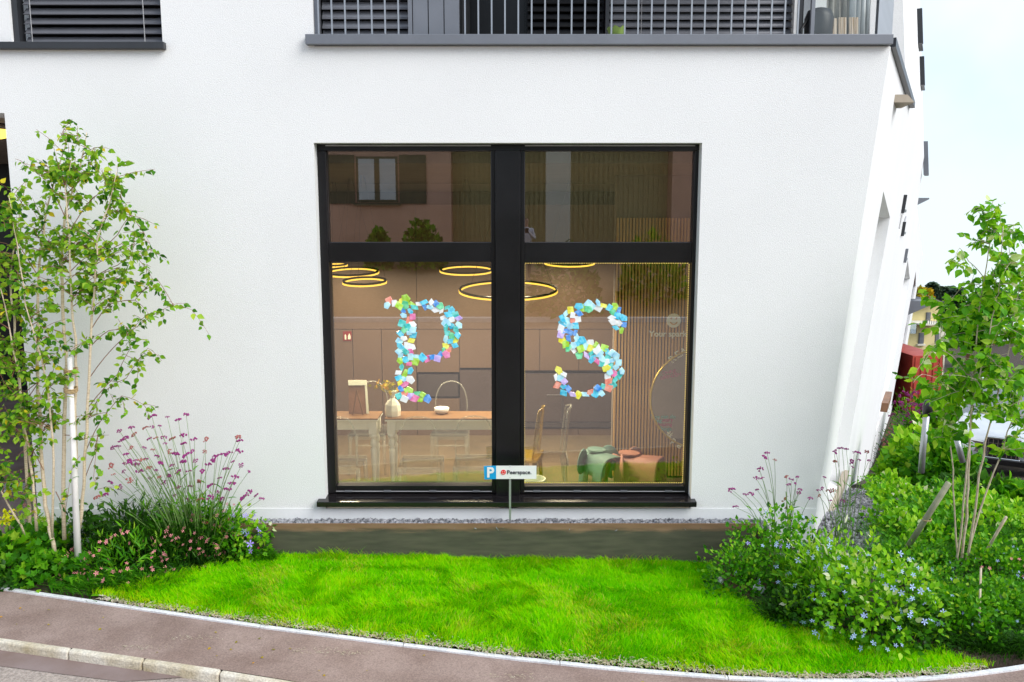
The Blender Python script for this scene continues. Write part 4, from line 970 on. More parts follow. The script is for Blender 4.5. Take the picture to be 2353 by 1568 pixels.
# taller dry tufts against the edging
n = 5000; X = rng.uniform(-1.9, 1.6, n); X = X[rng.random(n) < .25 + .75 * (vnoise(X, X * 0 + 1, 2.5, 5) > .5)]; n = len(X); Y = rng.uniform(EDY - .14, EDY - .015, n)
h = rng.uniform(.03, .12, n) * (.4 + .9 * vnoise(X, Y * 0, 4, 6)); l = h * .5
a_ = rng.uniform(0, 6.28, n)
blades('tall_grass', 'lawn_blades', np.stack([X, Y, lawn_z(X, Y) - .01], 1), h, np.stack([np.cos(a_) * l, -abs(np.sin(a_)) * l], 1), rng.uniform(.003, .006, n), np.clip(rng.normal(.66, .2, n), 0, 1), seg=3)
# litter along the white edging
n = 4200; X = rng.uniform(-3.0, 2.9, n); Y = stripe_y(X) + .018 + abs(rng.normal(0, .04, n)) * (.4 + vnoise(X, X * 0, 3, 12)); pos = np.stack([X, Y, np.full(n, -.182)], 1)
batch('grass_litter', 'pebble_litter', pos, rng.normal(0, 1, (n, 3)) * np.array([1, 1, .15]), np.tile(np.array([[0, 0, 1.]]), (n, 1)) + rng.normal(0, .3, (n, 3)), rng.uniform(.012, .04, n), rng.random(n), LEAF_LONG, None)
# dry clippings lying on the asphalt
cl = [G(*q) for q in [(320, 1488), (90, 1508), (440, 1465), (1010, 1600), (800, 1500), (1150, 1510), (1180, 1555), (1240, 1580), (10, 1500), (720, 1495)]]
pos = np.concatenate([np.stack([rng.normal(c.x, .09, 60), rng.normal(c.y, .02, 60), np.full(60, -.2)], 1) for c in cl]); n = len(pos)
ok_ = (pos[:, 1] < stripe_y(pos[:, 0]) - .04) & (pos[:, 1] > np.interp(pos[:, 0], kx, ky) + .01); pos = pos[ok_]; n = len(pos)
batch('grass_clippings', 'pebble_litter', pos, rng.normal(0, 1, (n, 3)) * np.array([1, .4, .05]), np.tile(np.array([[0, 0, 1.]]), (n, 1)), rng.uniform(.008, .022, n), rng.random(n), LEAF_LONG, None)

# ================================================================== PLANTS
def GT(px, py):                                  # pixel -> point on the terrain
    r = ray(px, py); t = 2.0
    while t < 400:
        p = (r[0] * t, r[1] * t, CAMZ + r[2] * t)
        if p[2] < float(ground_z(np.array([p[0]]), np.array([p[1]]))[0]): return Vector(p)
        t += .02
    return Vector(p)
def ppm(p): return F / (p.y * _c + (CAMZ - p.z) * _s)      # photograph pixels for one metre at p
def before_wall(p, py):                          # beds end in front of the wall; returns the point and the pixels it moved down
    if p.x > 2.2 or p.y <= 6.4: return p, 0
    q = Vector((p.x * 6.4 / p.y, 6.4, -.2)); yy = 784 + F * math.tan(math.atan2(CAMZ + .2, 6.4) - PITCH)
    return q, max(0, yy - py)
def petals(n=5, cup=.12):
    V = [(0, 0, 0)]; fs = []
    for i in range(n):
        a = 2 * math.pi * i / n; d = .55 * math.pi / n
        V += [(.55 * math.cos(a - d), .55 * math.sin(a - d), cup * .6), (1.0 * math.cos(a - d * .55), 1.0 * math.sin(a - d * .55), cup), (1.0 * math.cos(a + d * .55), 1.0 * math.sin(a + d * .55), cup), (.55 * math.cos(a + d), .55 * math.sin(a + d), cup * .6)]
        k = 1 + 4 * i; fs += [(0, k, k + 1, k + 2, k + 3)]
    return (np.array(V, float), fs)
FLOWER = petals()
def cluster(n=14, seed=1):
    r = random.Random(seed); V = []; fs = []
    for i in range(n):
        x, y = max(-.6, min(.6, r.gauss(0, .36))), max(-.6, min(.6, r.gauss(0, .36))); z = .30 - .35 * (x * x + y * y) + r.uniform(-.08, .08); q = r.uniform(.16, .26); o = len(V)
        V += [(x + q, y, z), (x - q, y, z), (x, y + q, z), (x, y - q, z), (x, y, z + q), (x, y, z - q)]
        fs += [tuple(o + k for k in f) for f in ((0, 2, 4), (2, 1, 4), (1, 3, 4), (3, 0, 4), (2, 0, 5), (1, 2, 5), (3, 1, 5), (0, 3, 5))]
    return (np.array(V, float), fs)
HEADS = [cluster(12, 1), cluster(16, 2), cluster(9, 3)]
SPIKE = (np.array([(0, 0, 0), (.12, .3, .05), (-.12, .3, .05), (.1, .7, -.05), (-.1, .7, -.05), (0, 1, 0), (0, .5, .16)], float), [(0, 1, 6, 2), (1, 3, 6), (2, 6, 4), (3, 5, 4, 6)])

def mound(name, label, px, py, wpx, hpx, n, leaf=LEAF, size=(.03, .05), kind='bed', nobj=40, flowers=(), depth=None, base=None, up=.35, cat='plant', group=None, droop=0, shell=.55):
    p = base or GT(px, py)
    if base is None: p, more = before_wall(p, py); hpx += more
    k = ppm(p); w, h = wpx / k / 2, hpx / k; d = depth or w * .8
    c = Vector((p.x, p.y + d * .35, p.z))
    t = thing(name, label, cat, c, group)
    th = rng.uniform(0, 2 * np.pi, n); ph = np.arccos(rng.uniform(0, 1, n)); rr = np.where(rng.random(n) < shell, rng.uniform(.78, 1.06, n), rng.uniform(.2, 1, n) ** .5)
    lump = 1 + .22 * np.sin(th * 3 + px) * np.sin(ph * 4 + 1) + .12 * np.sin(th * 7)
    D = np.stack([np.cos(th) * np.sin(ph), np.sin(th) * np.sin(ph), np.cos(ph)], 1)
    pos = np.array(c) + D * (rr * lump)[:, None] * np.array([w, d, h])
    pos[:, 2] = np.maximum(pos[:, 2], p.z + .01)
    ax = D * .8 + rng.normal(0, .55, (n, 3)) + np.array([0, 0, up]); nr = D + np.array([0, -.3, .8]) + rng.normal(0, .45, (n, 3))
    ax[:, 2] -= droop
    sz = rng.uniform(*size, n)
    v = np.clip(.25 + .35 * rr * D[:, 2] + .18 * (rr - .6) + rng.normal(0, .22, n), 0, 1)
    front = np.argsort(-(sz * (rr > .75) * (D[:, 1] < .35) + rng.uniform(0, 1e-3, n)))
    ob, st = front[:nobj], front[nobj:]
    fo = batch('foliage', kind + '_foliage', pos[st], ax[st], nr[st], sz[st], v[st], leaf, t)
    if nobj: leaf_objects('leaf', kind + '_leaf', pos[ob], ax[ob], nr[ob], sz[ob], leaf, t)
    for (fm, fn, fs_, tpl, hi) in flowers:
        th = rng.uniform(np.pi, 2 * np.pi, fn); ph = np.arccos(rng.uniform(.05, 1, fn)); D = np.stack([np.cos(th) * np.sin(ph), np.sin(th) * np.sin(ph), np.cos(ph)], 1)
        q = np.array(c) + D * rng.uniform(.98, 1.12, fn)[:, None] * np.array([w, d, h * hi])
        u = rng.normal(0, .4, (fn, 3)) + np.array([0, -.75, .55])
        leaf_objects('flower', fm, q, rng.normal(0, 1, (fn, 3)), u, rng.uniform(fs_ * .7, fs_ * 1.2, fn), tpl, t)
    return t

def leafy_branch(acc, pts, step, lsize, rr, side=.5):
    """collect leaves along a twig"""
    pts = [Vector(p) for p in pts]
    for a, b in zip(pts[:-1], pts[1:]):
        d = b - a; L_ = d.length; n = max(1, int(L_ / step)); d.normalize()
        for i in range(n):
            q = a + d * (L_ * (i + rr.random()) / n)
            o = Vector((rr.gauss(0, 1), rr.gauss(0, 1), rr.gauss(-.2, .7)))
            ax = (d * .35 + o * .75); ax.normalize(); ax.z -= .45
            acc.append((q + ax * .012, ax, Vector((rr.gauss(0, .8), rr.gauss(-.45, .8), rr.gauss(.75, .5))), lsize * rr.uniform(.6, 1.2)))
def curve(a, b, bend, n=5):
    a, b = Vector(a), Vector(b); m = (a + b) / 2 + Vector(bend)
    return [a * (1 - t) ** 2 + m * 2 * t * (1 - t) + b * t * t for t in [i / (n - 1) for i in range(n)]]

def tree(name, label, stems, twigs, Y, kind, lsize, seed, bark, base, auto, step=.03, r0=.011, cat='tree', nobj=300, tw_mat='twig'):
    """stems: list of (pixel polyline, y offset, r); twigs: explicit pixel branches; auto: procedural side branches per stem"""
    rr = random.Random(seed); t = thing(name, label, cat, base)
    crown = None; acc = []; tw = MB()
    for (pl, dy, r) in stems:
        pts = [P(x, y, Y + dy * (i / max(1, len(pl) - 1))) for i, (x, y) in enumerate(pl)]
        dense = []
        for a, b in zip(pts[:-1], pts[1:]):
            for j in range(3): dense.append(a.lerp(b, j / 3) + Vector((rr.gauss(0, .004), rr.gauss(0, .004), 0)))
        dense.append(pts[-1]); n = len(dense)
        MB().tube(dense, [max(.0025, r * (1 - .82 * i / (n - 1))) for i in range(n)], 8).build('trunk', bark, t, True)
        for (na, f0, f1, lmin, lmax, rise) in auto:
            for _ in range(na):
                f = rr.uniform(f0, f1) * (n - 1); i = min(int(f), n - 2); q = dense[i].lerp(dense[i + 1], f - i)
                az = rr.uniform(0, 2 * math.pi); l = rr.uniform(lmin, lmax) * (1.2 - .8 * f / n)
                e = q + Vector((math.cos(az) * l, math.sin(az) * l * .7, rise * l * rr.uniform(.4, 1.2)))
                pts2 = curve(q, e, (0, 0, .12 * l)); tw.tube(pts2, [.0035, .003, .0025, .002, .0015], 5, False); leafy_branch(acc, pts2[1:], step, lsize, rr)
                for _k in range(2):
                    q2 = pts2[rr.randint(2, 3)]; e2 = q2 + Vector((rr.gauss(0, .1), rr.gauss(0, .08), rr.gauss(.02, .07))); pts3 = curve(q2, e2, (0, 0, .02), 3); tw.tube(pts3, [.002, .0018, .001], 4, False); leafy_branch(acc, pts3, step, lsize, rr)
        leafy_branch(acc, dense[-4:], step, lsize, rr)
    for (pl, dy, dens) in twigs:
        pts2 = [P(x, y, Y + dy * (i / max(1, len(pl) - 1))) for i, (x, y) in enumerate(pl)]
        d2 = []
        for a, b in zip(pts2[:-1], pts2[1:]): d2 += curve(a, b, (0, 0, .02), 4)[:-1]
        d2.append(pts2[-1]); tw.tube(d2, [.0036 - .0026 * i / (len(d2) - 1) for i in range(len(d2))], 5, False)
        leafy_branch(acc, d2[len(d2) // 4:], step / dens, lsize, rr)
        for _k in range(int(5 * dens)):
            q2 = d2[rr.randint(len(d2) // 3, len(d2) - 1)]; e2 = q2 + Vector((rr.gauss(.03, .07), rr.gauss(0, .07), rr.gauss(-.02, .07))); pts3 = curve(q2, e2, (0, 0, .02), 3); tw.tube(pts3, [.002, .0018, .001], 4, False); leafy_branch(acc, pts3, step, lsize, rr)
    tw.build('twigs', tw_mat, t, kind='stuff')
    pos = np.array([a[0] for a in acc]); ax = np.array([a[1] for a in acc]); nr = np.array([a[2] for a in acc]); sz = np.array([a[3] for a in acc])
    order = np.argsort(pos[:, 1] - sz * 6); ob, st = order[:nobj], order[nobj:]
    crown = batch('crown', kind + '_foliage', pos[st], ax[st], nr[st], sz[st], np.clip(rng.normal(.5, .24, len(st)), 0, .985), LEAF, t)
    leaf_objects('leaf', kind + '_leaf', pos[ob], ax[ob], nr[ob], sz[ob], LEAF, crown)
    return t

# ---- birch clump at the left
BY = 6.12
b0 = G(175, 1290)
birch_stems = [
    ([(128, 1280), (110, 1190), (97, 1100), (88, 900), (85, 820), (90, 640), (97, 540), (110, 470), (150, 330), (152, 300)], .10, .017),
    ([(146, 1240), (146, 1035), (151, 830), (141, 651), (144, 569), (151, 492), (164, 441), (177, 410), (195, 338), (199, 305)], .18, .016),
    ([(176, 1250), (174, 933), (174, 779), (164, 651), (160, 540), (150, 430), (165, 360)], -.05, .013),
    ([(182, 1215), (192, 1112), (203, 933), (208, 779), (218, 625), (223, 556), (250, 470), (268, 395)], -.12, .014),
    ([(70, 1200), (62, 1100), (51, 933), (33, 779), (24, 640), (40, 520), (62, 410)], .15, .014),
    ([(85, 1220), (76, 1100), (56, 984), (45, 860), (10, 700), (-20, 560)], -.1, .012),
    ([(118, 1240), (122, 1060), (112, 900), (98, 830), (60, 700), (40, 560), (20, 450)], -.22, .010),
    ([(60, 1230), (20, 1160), (-20, 1080), (-40, 980)], -.2, .009),
]
birch_twigs = [([(222, 600), (280, 560), (330, 610), (350, 640)], -.15, 1), ([(215, 660), (270, 640), (330, 652), (372, 668)], .05, 1), ([(205, 800), (250, 760), (300, 762), (342, 722)], -.2, 1), ([(150, 500), (110, 420), (60, 380)], -.1, 1.2), ([(145, 600), (220, 520), (290, 470)], .05, 1.1), ([(210, 720), (262, 680), (300, 600), (310, 560)], -.25, 1), ([(90, 640), (40, 560), (10, 470)], -.1, 1.2), ([(150, 450), (205, 400), (215, 340)], -.1, 1.1), ([(60, 900), (120, 860), (140, 790)], -.25, 1),
    ([(208, 760), (250, 700), (310, 690), (360, 640), (400, 705), (440, 712), (480, 768)], -.1, .55), ([(205, 870), (260, 800), (330, 740), (400, 700), (432, 700)], .05, .7), ([(200, 960), (240, 900), (290, 870), (340, 800), (372, 830)], -.12, .9),
    ([(215, 640), (270, 610), (320, 580), (348, 572)], .1, .8), ([(218, 600), (270, 540), (300, 495), (345, 560)], -.1, .8), ([(196, 1040), (230, 970), (280, 910), (330, 930), (366, 938)], -.1, .8),
    ([(192, 1110), (215, 1050), (225, 1000), (215, 1100), (225, 1125)], -.15, .6), ([(220, 560), (262, 460), (272, 378)], .05, .9), ([(145, 560), (200, 470), (250, 430), (272, 440)], -.1, 1), ([(88, 880), (40, 960), (0, 1000)], -.15, 1), ([(50, 930), (10, 880), (-30, 800)], -.15, 1.1),
    ([(100, 1080), (60, 1010), (10, 960)], -.2, .6), ([(150, 1000), (190, 1010), (250, 1000)], -.2, .4), ([(128, 1130), (150, 1180), (165, 1080)], -.15, .5), ([(200, 940), (270, 860), (300, 800), (290, 760)], -.2, .9),
]
BT = tree('birch_tree', 'multi stemmed young birch with pale trunks in the left flower bed', birch_stems, birch_twigs, BY, 'birch', .052, 11, 'birch_bark', b0, [(22, .24, .96, .08, .30, .6)], step=.018)
# white stake tied to the birch
a_, b_ = Vector((P(178, 1290, 6.03).x, 6.03, -.2)), P(160, 822, 6.03)
stk = thing('tree_stake', 'white wooden stake tied to the birch trunks with rope', 'stake', a_)
MB().tube([a_ + Vector((0, 0, -.05)), a_.lerp(b_, .5), b_], [.026, .023, .017], 10).build('post', 'stake_wood', stk, True)
for py in (856, 900):
    q = P(163, py, 6.05); 
    for j in range(3): MB().tube([(q.x - .045 + .09 * (.5 + .5 * math.cos(t)), q.y + .05 * math.sin(t), q.z + .012 * j + .006 * math.sin(2 * t)) for t in np.linspace(0, 2 * math.pi, 14)], .006, 5, False).build('rope', 'rope', stk)

# ---- tall purple-headed verbena
def verbena(name, label, base, heads, Y, mats=('purple_flower', 'rust_flower'), hs=.040, leaves=60, seed=3, sway=.06):
    rr = random.Random(seed); t = thing(name, label, 'plant', base); st = MB(); acc = []; by = {}
    for (px, py, s_) in heads:
        e = P(px, py, Y + rr.uniform(-.18, .18)); q = Vector((base.x + (e.x - base.x) * .25 + rr.gauss(0, .03), base.y + rr.uniform(-.1, .1), base.z))
        pts = curve(q, e, ((e.x - q.x) * -.22 + rr.gauss(0, .02), 0, .08), 6); st.tube(pts, [.0034, .003, .0026, .0022, .0018, .0015], 5, False)
        by.setdefault(0 if rr.random() < .78 else 1, []).append((e, s_ * hs))
        for f in (.3, .5, .68):
            if rr.random() < .6: 
                d = pts[int(f * 5) + 1] - pts[int(f * 5)]; acc.append((pts[int(f * 5)], Vector((rr.gauss(0, 1), rr.gauss(0, .7), .7)), Vector((0, -.3, 1)), rr.uniform(.04, .09)))
    st.build('stem', 'stem_green', t, kind='stuff')
    for k_, lst in by.items():
        pos = np.array([q[0] for q in lst]); n = len(pos)
        for hi, hd in enumerate(HEADS):
            m = np.arange(n) % 3 == hi
            if m.any(): leaf_objects('flower_head', mats[k_], pos[m], rng.normal(0, 1, (m.sum(), 3)) * np.array([1, 1, .2]), np.tile(np.array([[0, -.35, 1.]]), (m.sum(), 1)) + rng.normal(0, .2, (m.sum(), 3)), np.array([q[1] for q in lst])[m], hd, t)
    if acc: batch('foliage', 'bed_foliage', np.array([a[0] for a in acc]), np.array([a[1] for a in acc]), np.array([a[2] for a in acc]), np.array([a[3] for a in acc]), rng.uniform(.2, .8, len(acc)), LEAF_LONG, t)
    return t
hz_ = lambda x, y: (x, y)
vb = [(428, 955), (410, 966), (300, 985), (385, 960), (366, 980), (352, 982), (310, 1000), (275, 992), (335, 985), (287, 1008), (375, 1006), (360, 1008), (398, 1010), (422, 1022), (440, 1038), (447, 1012), (472, 1011), (545, 1008), (550, 1016), (470, 1040), (495, 1055), (500, 1050), (510, 1046), (525, 1045), (537, 1062), (555, 1070), (571, 1085), (575, 1130), (540, 1098), (533, 1112), (522, 1128), (500, 1132), (485, 1118), (455, 1108), (438, 1120), (450, 1060), (430, 1048), (424, 1064), (395, 1072), (370, 1066), (357, 1082), (340, 1078), (325, 1060), (312, 1070), (300, 1062), (285, 1068), (270, 1028), (253, 1072), (262, 1092), (252, 1110), (283, 1085), (310, 1060), (335, 1056), (322, 1086), (345, 1100), (367, 1098), (390, 1094), (412, 1122), (402, 1140), (430, 1150), (460, 1150), (485, 1142), (510, 1150), (562, 1145), (590, 1140), (600, 1148), (388, 1040), (405, 1045), (420, 1004), (350, 1035), (330, 1030), (300, 1030), (290, 1045), (280, 1015), (262, 1030), (360, 1050), (380, 1020), (345, 1010), (410, 1085), (378, 1110), (300, 1105), (275, 1120), (465, 1085), (480, 1070), (520, 1080), (505, 1100), (548, 1040), (225, 1145), (240, 1140), (350, 960), (435, 1085)]
verbena('verbena_plant', 'tall purple verbena clump against the white wall in the left bed', Vector((-2.55, 6.42, -.2)), [(x, y, random.uniform(.6, 1.25)) for x, y in vb], 6.32, seed=4)
# long dark grass
def grass_tuft(name, label, px, py, n, h, spread, reach, kind='dark', base=None, w=(.004, .009)):
    p = base or GT(px, py)
    p, more = before_wall(p, py); h += more / ppm(p); t = thing(name, label, 'grass tuft', p)
    X = rng.normal(p.x, spread, n); Y = rng.normal(p.y, spread * .6, n); a = np.arctan2(Y - p.y, X - p.x) + rng.normal(0, .7, n); hh = rng.uniform(h * .5, h, n); l = rng.uniform(.2, 1, n) * reach
    blades('blade', kind + '_foliage', np.stack([X, Y, np.full(n, p.z - .01)], 1), hh, np.stack([np.cos(a) * l, np.sin(a) * l * .7], 1), rng.uniform(*w, n), np.clip(rng.normal(.4, .22, n), 0, 1), t, seg=4, curl=1.8)
    return t
grass_tuft('grass_tuft', 'dark green arching grass tuft below the purple verbena', 385, 1245, 1900, .50, .16, .34)
mound('leafy_plant', 'dark narrow leaved plant at the verbena foot against the wall', 440, 1250, 190, 100, 700, LEAF_LONG, (.06, .12), 'bed', 50, depth=.16)
mound('leafy_plant', 'dark narrow leaved plant behind the white stake against the wall', 300, 1255, 170, 100, 700, LEAF_LONG, (.06, .12), 'dark', 40, depth=.16)
mound('flowering_plant', 'reddish pink flowered plant between verbena and geranium against the wall', 510, 1245, 130, 75, 420, LEAF_LONG, (.05, .09), 'bed', 40, [('pink_flower', 20, .016, FLOWER, 1.1), ('red_flower', 10, .014, FLOWER, 1.2)], depth=.14)
mound('leafy_plant', 'dark low plant behind the birch trunks against the wall', 190, 1262, 150, 85, 500, LEAF, (.04, .07), 'dark', 30, depth=.14)
grass_tuft('grass_tuft', 'dark green grass tuft between the birch stake and the verbena', 285, 1268, 900, .30, .10, .22)
grass_tuft('grass_tuft', 'dark grass tuft under the pink flowers beside the lawn', 480, 1285, 800, .20, .12, .2)
grass_tuft('grass_tuft', 'short grass tuft on the bed edge left of the lawn', 330, 1335, 900, .13, .16, .16, 'bed')
grass_tuft('grass_tuft', 'short grass tuft at the birch foot by the white edging', 225, 1345, 800, .12, .14, .15, 'bed')
grass_tuft('grass_tuft', 'short grass tuft on the bed tip by the lawn', 600, 1280, 500, .10, .06, .1, 'bed')
# leafy plants of the left bed
mound('leafy_plant', 'broad lobed green plant at the left frame edge under the birch', 30, 1325, 190, 105, 420, LEAF_LOBED, (.05, .095), 'bed', 80)
mound('leafy_plant', 'low lobed green plant left of the birch foot', 105, 1345, 150, 70, 330, LEAF_LOBED, (.04, .08), 'bed', 60)
mound('leafy_plant', 'low dark leafy plant at the very left edge by the white edging', -20, 1352, 170, 60, 300, LEAF, (.03, .055), 'dark', 40)
mound('leafy_plant', 'bright broad leaved plant behind the birch trunks', 80, 1270, 160, 70, 240, LEAF_LOBED, (.05, .08), 'bright', 40)
mound('flowering_plant', 'pink flowered plant right of the white stake', 285, 1330, 200, 90, 640, LEAF_LONG, (.05, .09), 'bed', 60, [('pink_flower', 46, .016, FLOWER, 1.1)])
mound('flowering_plant', 'pink flowered plant in front of the dark grass tuft', 400, 1310, 190, 78, 520, LEAF_LONG, (.05, .09), 'dark', 60, [('pink_flower', 50, .016, FLOWER, 1.15)])
mound('flowering_plant', 'pink flowered plant between verbena and the bright geranium', 470, 1275, 150, 85, 420, LEAF_LONG, (.05, .09), 'dark', 50, [('pink_flower', 44, .017, FLOWER, 1.1), ('rust_flower', 18, .014, FLOWER, 1.1)])
mound('flowering_plant', 'bright green geranium with violet flowers at the bed end', 558, 1282, 125, 88, 620, LEAF_LOBED, (.03, .052), 'bright', 90, [('violet_flower', 16, .026, FLOWER, 1.08), ('red_flower', 4, .014, FLOWER, 1.3), ('blue_flower', 3, .02, FLOWER, .9)])
mound('flowering_plant', 'low pink flowered plant at the foot of the white stake', 190, 1325, 120, 55, 260, LEAF_LONG, (.04, .07), 'bed', 40, [('pink_flower', 26, .016, FLOWER, 1.2)])
mound('leafy_plant', 'bright lime leaf clump in the middle of the left bed', 262, 1275, 80, 40, 90, LEAF_LOBED, (.05, .085), 'bright', 30)
mound('leafy_plant', 'dry brownish plant on the lawn side of the left bed', 505, 1298, 130, 40, 220, LEAF_LONG, (.03, .06), 'dark', 20)
yf = P(18, 1207, 6.3); yt = thing('yellow_flower_head', 'large bright yellow flower at the left frame edge', 'flower', Vector((yf.x, 6.3, -.2)))
pos = np.array([(yf.x + random.gauss(0, .035), yf.y + random.gauss(0, .03), yf.z + .05 + random.gauss(0, .03)) for _ in range(60)])
leaf_objects('petal', 'yellow_flower', pos, rng.normal(0, 1, (60, 3)), rng.normal(0, .5, (60, 3)) + np.array([0, -.6, .8]), rng.uniform(.025, .045, 60), LEAF, yt)
MB().tube([(yf.x, 6.3, -.2), yf], .006, 6).build('stem', 'stem_green', yt)
mound('flowering_plant', 'small pink flowered plant before the entrance', 62, 1215, 90, 60, 120, LEAF_LONG, (.03, .05), 'bed', 10, [('pink_flower', 16, .016, FLOWER, 1.3)])

# weeds in the gutter and a few fallen leaves
for (px, py, lab) in ((441, 1546, 'tiny weed tuft at the kerb foot, leftmost of the gutter weeds'), (478, 1551, 'second tiny weed tuft from the left at the kerb foot'), (520, 1557, 'third tiny weed tuft from the left at the kerb foot'), (592, 1565, 'rightmost tiny weed tuft at the kerb foot')):
    p_ = G(px, py, -.262); grass_tuft('weed_tuft', lab, px, py, 60, .035, .025, .03, 'bright', base=p_, w=(.003, .006))
nl = 34; X = rng.uniform(-3.6, 1.2, nl); Y = stripe_y(X) - rng.uniform(.06, .5, nl); m = Y > np.interp(X, kx, ky) + .03
pos = np.stack([X, Y, np.full(nl, -.199)], 1)[m]; nl = len(pos)
batch('fallen_leaves', 'yellow_foliage', pos, rng.normal(0, 1, (nl, 3)) * np.array([1, 1, .1]), np.tile(np.array([[0, 0, 1.]]), (nl, 1)) + rng.normal(0, .2, (nl, 3)), rng.uniform(.012, .028, nl), rng.random(nl), LEAF, None)
# ---- right bed
mound('flowering_plant', 'pale blue flowered bush in the right bed', 2010, 1462, 310, 180, 2100, LEAF, (.03, .055), 'bright', 150, [('blue_flower', 75, .019, FLOWER, 1.04)], depth=.42)
mound('flowering_plant', 'pale blue flowered plant at the back of the right bed', 1800, 1350, 230, 150, 1500, LEAF, (.025, .05), 'bed', 100, [('blue_flower', 26, .018, FLOWER, 1.04), ('violet_flower', 8, .018, FLOWER, 1.05)], depth=.38)
mound('leafy_plant', 'dark green mound at the lawn side of the right bed', 1705, 1365, 170, 105, 1000, LEAF, (.022, .042), 'bed', 80)
mound('leafy_plant', 'bright green plant between the two blue flowered plants', 1905, 1400, 190, 150, 1100, LEAF_LONG, (.05, .10), 'bright', 80, [('blue_flower', 24, .022, FLOWER, 1.0)])
mound('leafy_plant', 'dark leaved plant under the blue flowered bush', 1870, 1432, 200, 60, 700, LEAF, (.025, .045), 'dark', 40)
mound('leafy_plant', 'dark leaved plant along the lawn at the right', 2090, 1478, 200, 55, 700, LEAF, (.025, .045), 'dark', 40)
grass_tuft('grass_tuft', 'dark grass tuft in front of the right bed', 1805, 1415, 700, .2, .08, .2)
grass_tuft('grass_tuft', 'upright bright grass tuft at the back of the right bed', 1820, 1330, 500, .36, .08, .12, 'bright')
grass_tuft('grass_tuft', 'fine dark ground cover tuft at the lower right', 2265, 1480, 1400, .13, .12, .14)
grass_tuft('grass_tuft', 'fine dark ground cover tuft at the right frame edge', 2345, 1480, 1600, .15, .14, .16)
grass_tuft('grass_tuft', 'fine green ground cover tuft under the leafy sapling', 2190, 1430, 2200, .2, .16, .2, 'bed')
grass_tuft('grass_tuft', 'fine green ground cover right of the leafy sapling', 2310, 1400, 2600, .2, .26, .24, 'bed')
grass_tuft('grass_tuft', 'fine dark ground cover behind the blue flowered bush', 2110, 1290, 1800, .2, .16, .2, 'bed')
grass_tuft('grass_tuft', 'fine ground cover beside the gravel', 2085, 1225, 1200, .14, .16, .14, 'bed')
grass_tuft('grass_tuft', 'fine ground cover behind the leaning stake', 2200, 1250, 2600, .2, .32, .28, 'bed')
grass_tuft('grass_tuft', 'fine ground cover at the right edge behind the thin stems', 2330, 1270, 2400, .2, .32, .28, 'bed')
mound('flowering_plant', 'small pale flowered ground cover at the right edge', 2300, 1340, 170, 60, 500, LEAF, (.02, .035), 'bed', 30, [('blue_flower', 14, .012, FLOWER, 1.0), ('pink_flower', 12, .012, FLOWER, 1.0)])
mound('flowering_plant', 'small white specked ground cover left of the leafy sapling', 2140, 1370, 150, 60, 500, LEAF, (.02, .035), 'bed', 30, [('blue_flower', 18, .014, FLOWER, 1.0)])
mound('leafy_plant', 'pale dry ground cover beside the gravel', 2068, 1160, 80, 22, 600, LEAF, (.02, .04), 'bright', 20, depth=.7)
for (px, py, w_, h_, n_, kd, lab) in ((2235, 1455, 190, 75, 1300, 'bed', 'small leaved green ground cover in front of the sapling stems'), (2325, 1440, 170, 80, 1200, 'bed', 'small leaved green ground cover at the right frame edge by the thin cane'), (2300, 1330, 200, 70, 1300, 'bed', 'small leaved green ground cover right of the sapling foot'),
                                     (2110, 1330, 190, 65, 1300, 'bed', 'small leaved green ground cover behind the blue flowered bush'), (2118, 1255, 130, 50, 900, 'bright', 'pale green ground cover between gravel and leaning stake'), (2190, 1245, 190, 55, 1200, 'bed', 'green ground cover behind the leaning stake and stems'),
                                     (2310, 1235, 190, 60, 1200, 'bright', 'bright ground cover behind the thin leaning stake'), (2120, 1185, 150, 40, 900, 'bright', 'bright ground cover in front of the capped metal tube'), (2250, 1190, 200, 50, 1000, 'bed', 'ground cover strip in front of the dark shrubs')):
    mound('ground_cover', lab, px, py, w_, h_, n_, LEAF, (.022, .045) if py > 1280 else (.035, .07), kd, 40, [('blue_flower', 8, .012, FLOWER, 1.0)] if py > 1300 else (), depth=.34 if py > 1280 else .6)
# verbena stems at the right
vr = [(1763, 1043), (1757, 1052), (1780, 1058), (1675, 1128), (1682, 1126), (1740, 1127), (1726, 1136), (1712, 1138), (1690, 1166), (1745, 1078), (1738, 1100), (1752, 1100), (1808, 1097), (1818, 1104), (1832, 1098), (1812, 1114), (1838, 1126), (1836, 1134), (1828, 1112), (1860, 1146)]
verbena('verbena_plant', 'sparse purple verbena stems before the wall right of the window', G(1800, 1268), [(x, y, random.uniform(.5, .95)) for x, y in vr], 6.15, seed=8, leaves=20)
vr2 = [(1928, 1032), (1921, 1036), (1935, 1031), (1945, 1034), (1917, 1041), (1963, 1040), (1970, 1042), (1992, 1040), (1955, 1062), (1975, 1058), (1996, 1060), (1958, 1074), (1920, 1062), (1893, 1098), (1880, 1128), (1888, 1124), (1905, 1130), (1915, 1128), (1908, 1152), (1882, 1140), (1936, 1152)]
verbena('verbena_plant', 'purple verbena stems in front of the gravel by the side wall', G(1935, 1262), [(x, y, random.uniform(.5, .95)) for x, y in vr2], 6.5, seed=9, leaves=20)
tl = G(1822, 1290); gs = thing('dry_stalk', 'tall green stalk with withered leaves beside the right verbena', 'plant', tl)
q = P(1806, 1130, 6.1); MB().tube([tl, P(1814, 1230, 6.1), q], [.010, .008, .003], 6).build('stem', 'stem_green', gs)
nb = 22; f = rng.random(nb); pos = np.array([tl.lerp(q, t) for t in .35 + .65 * f]); batch('foliage', 'brown_foliage', pos + rng.normal(0, .02, (nb, 3)), rng.normal(0, 1, (nb, 3)), rng.normal(0, 1, (nb, 3)), rng.uniform(.02, .04, nb), rng.random(nb), LEAF, gs)
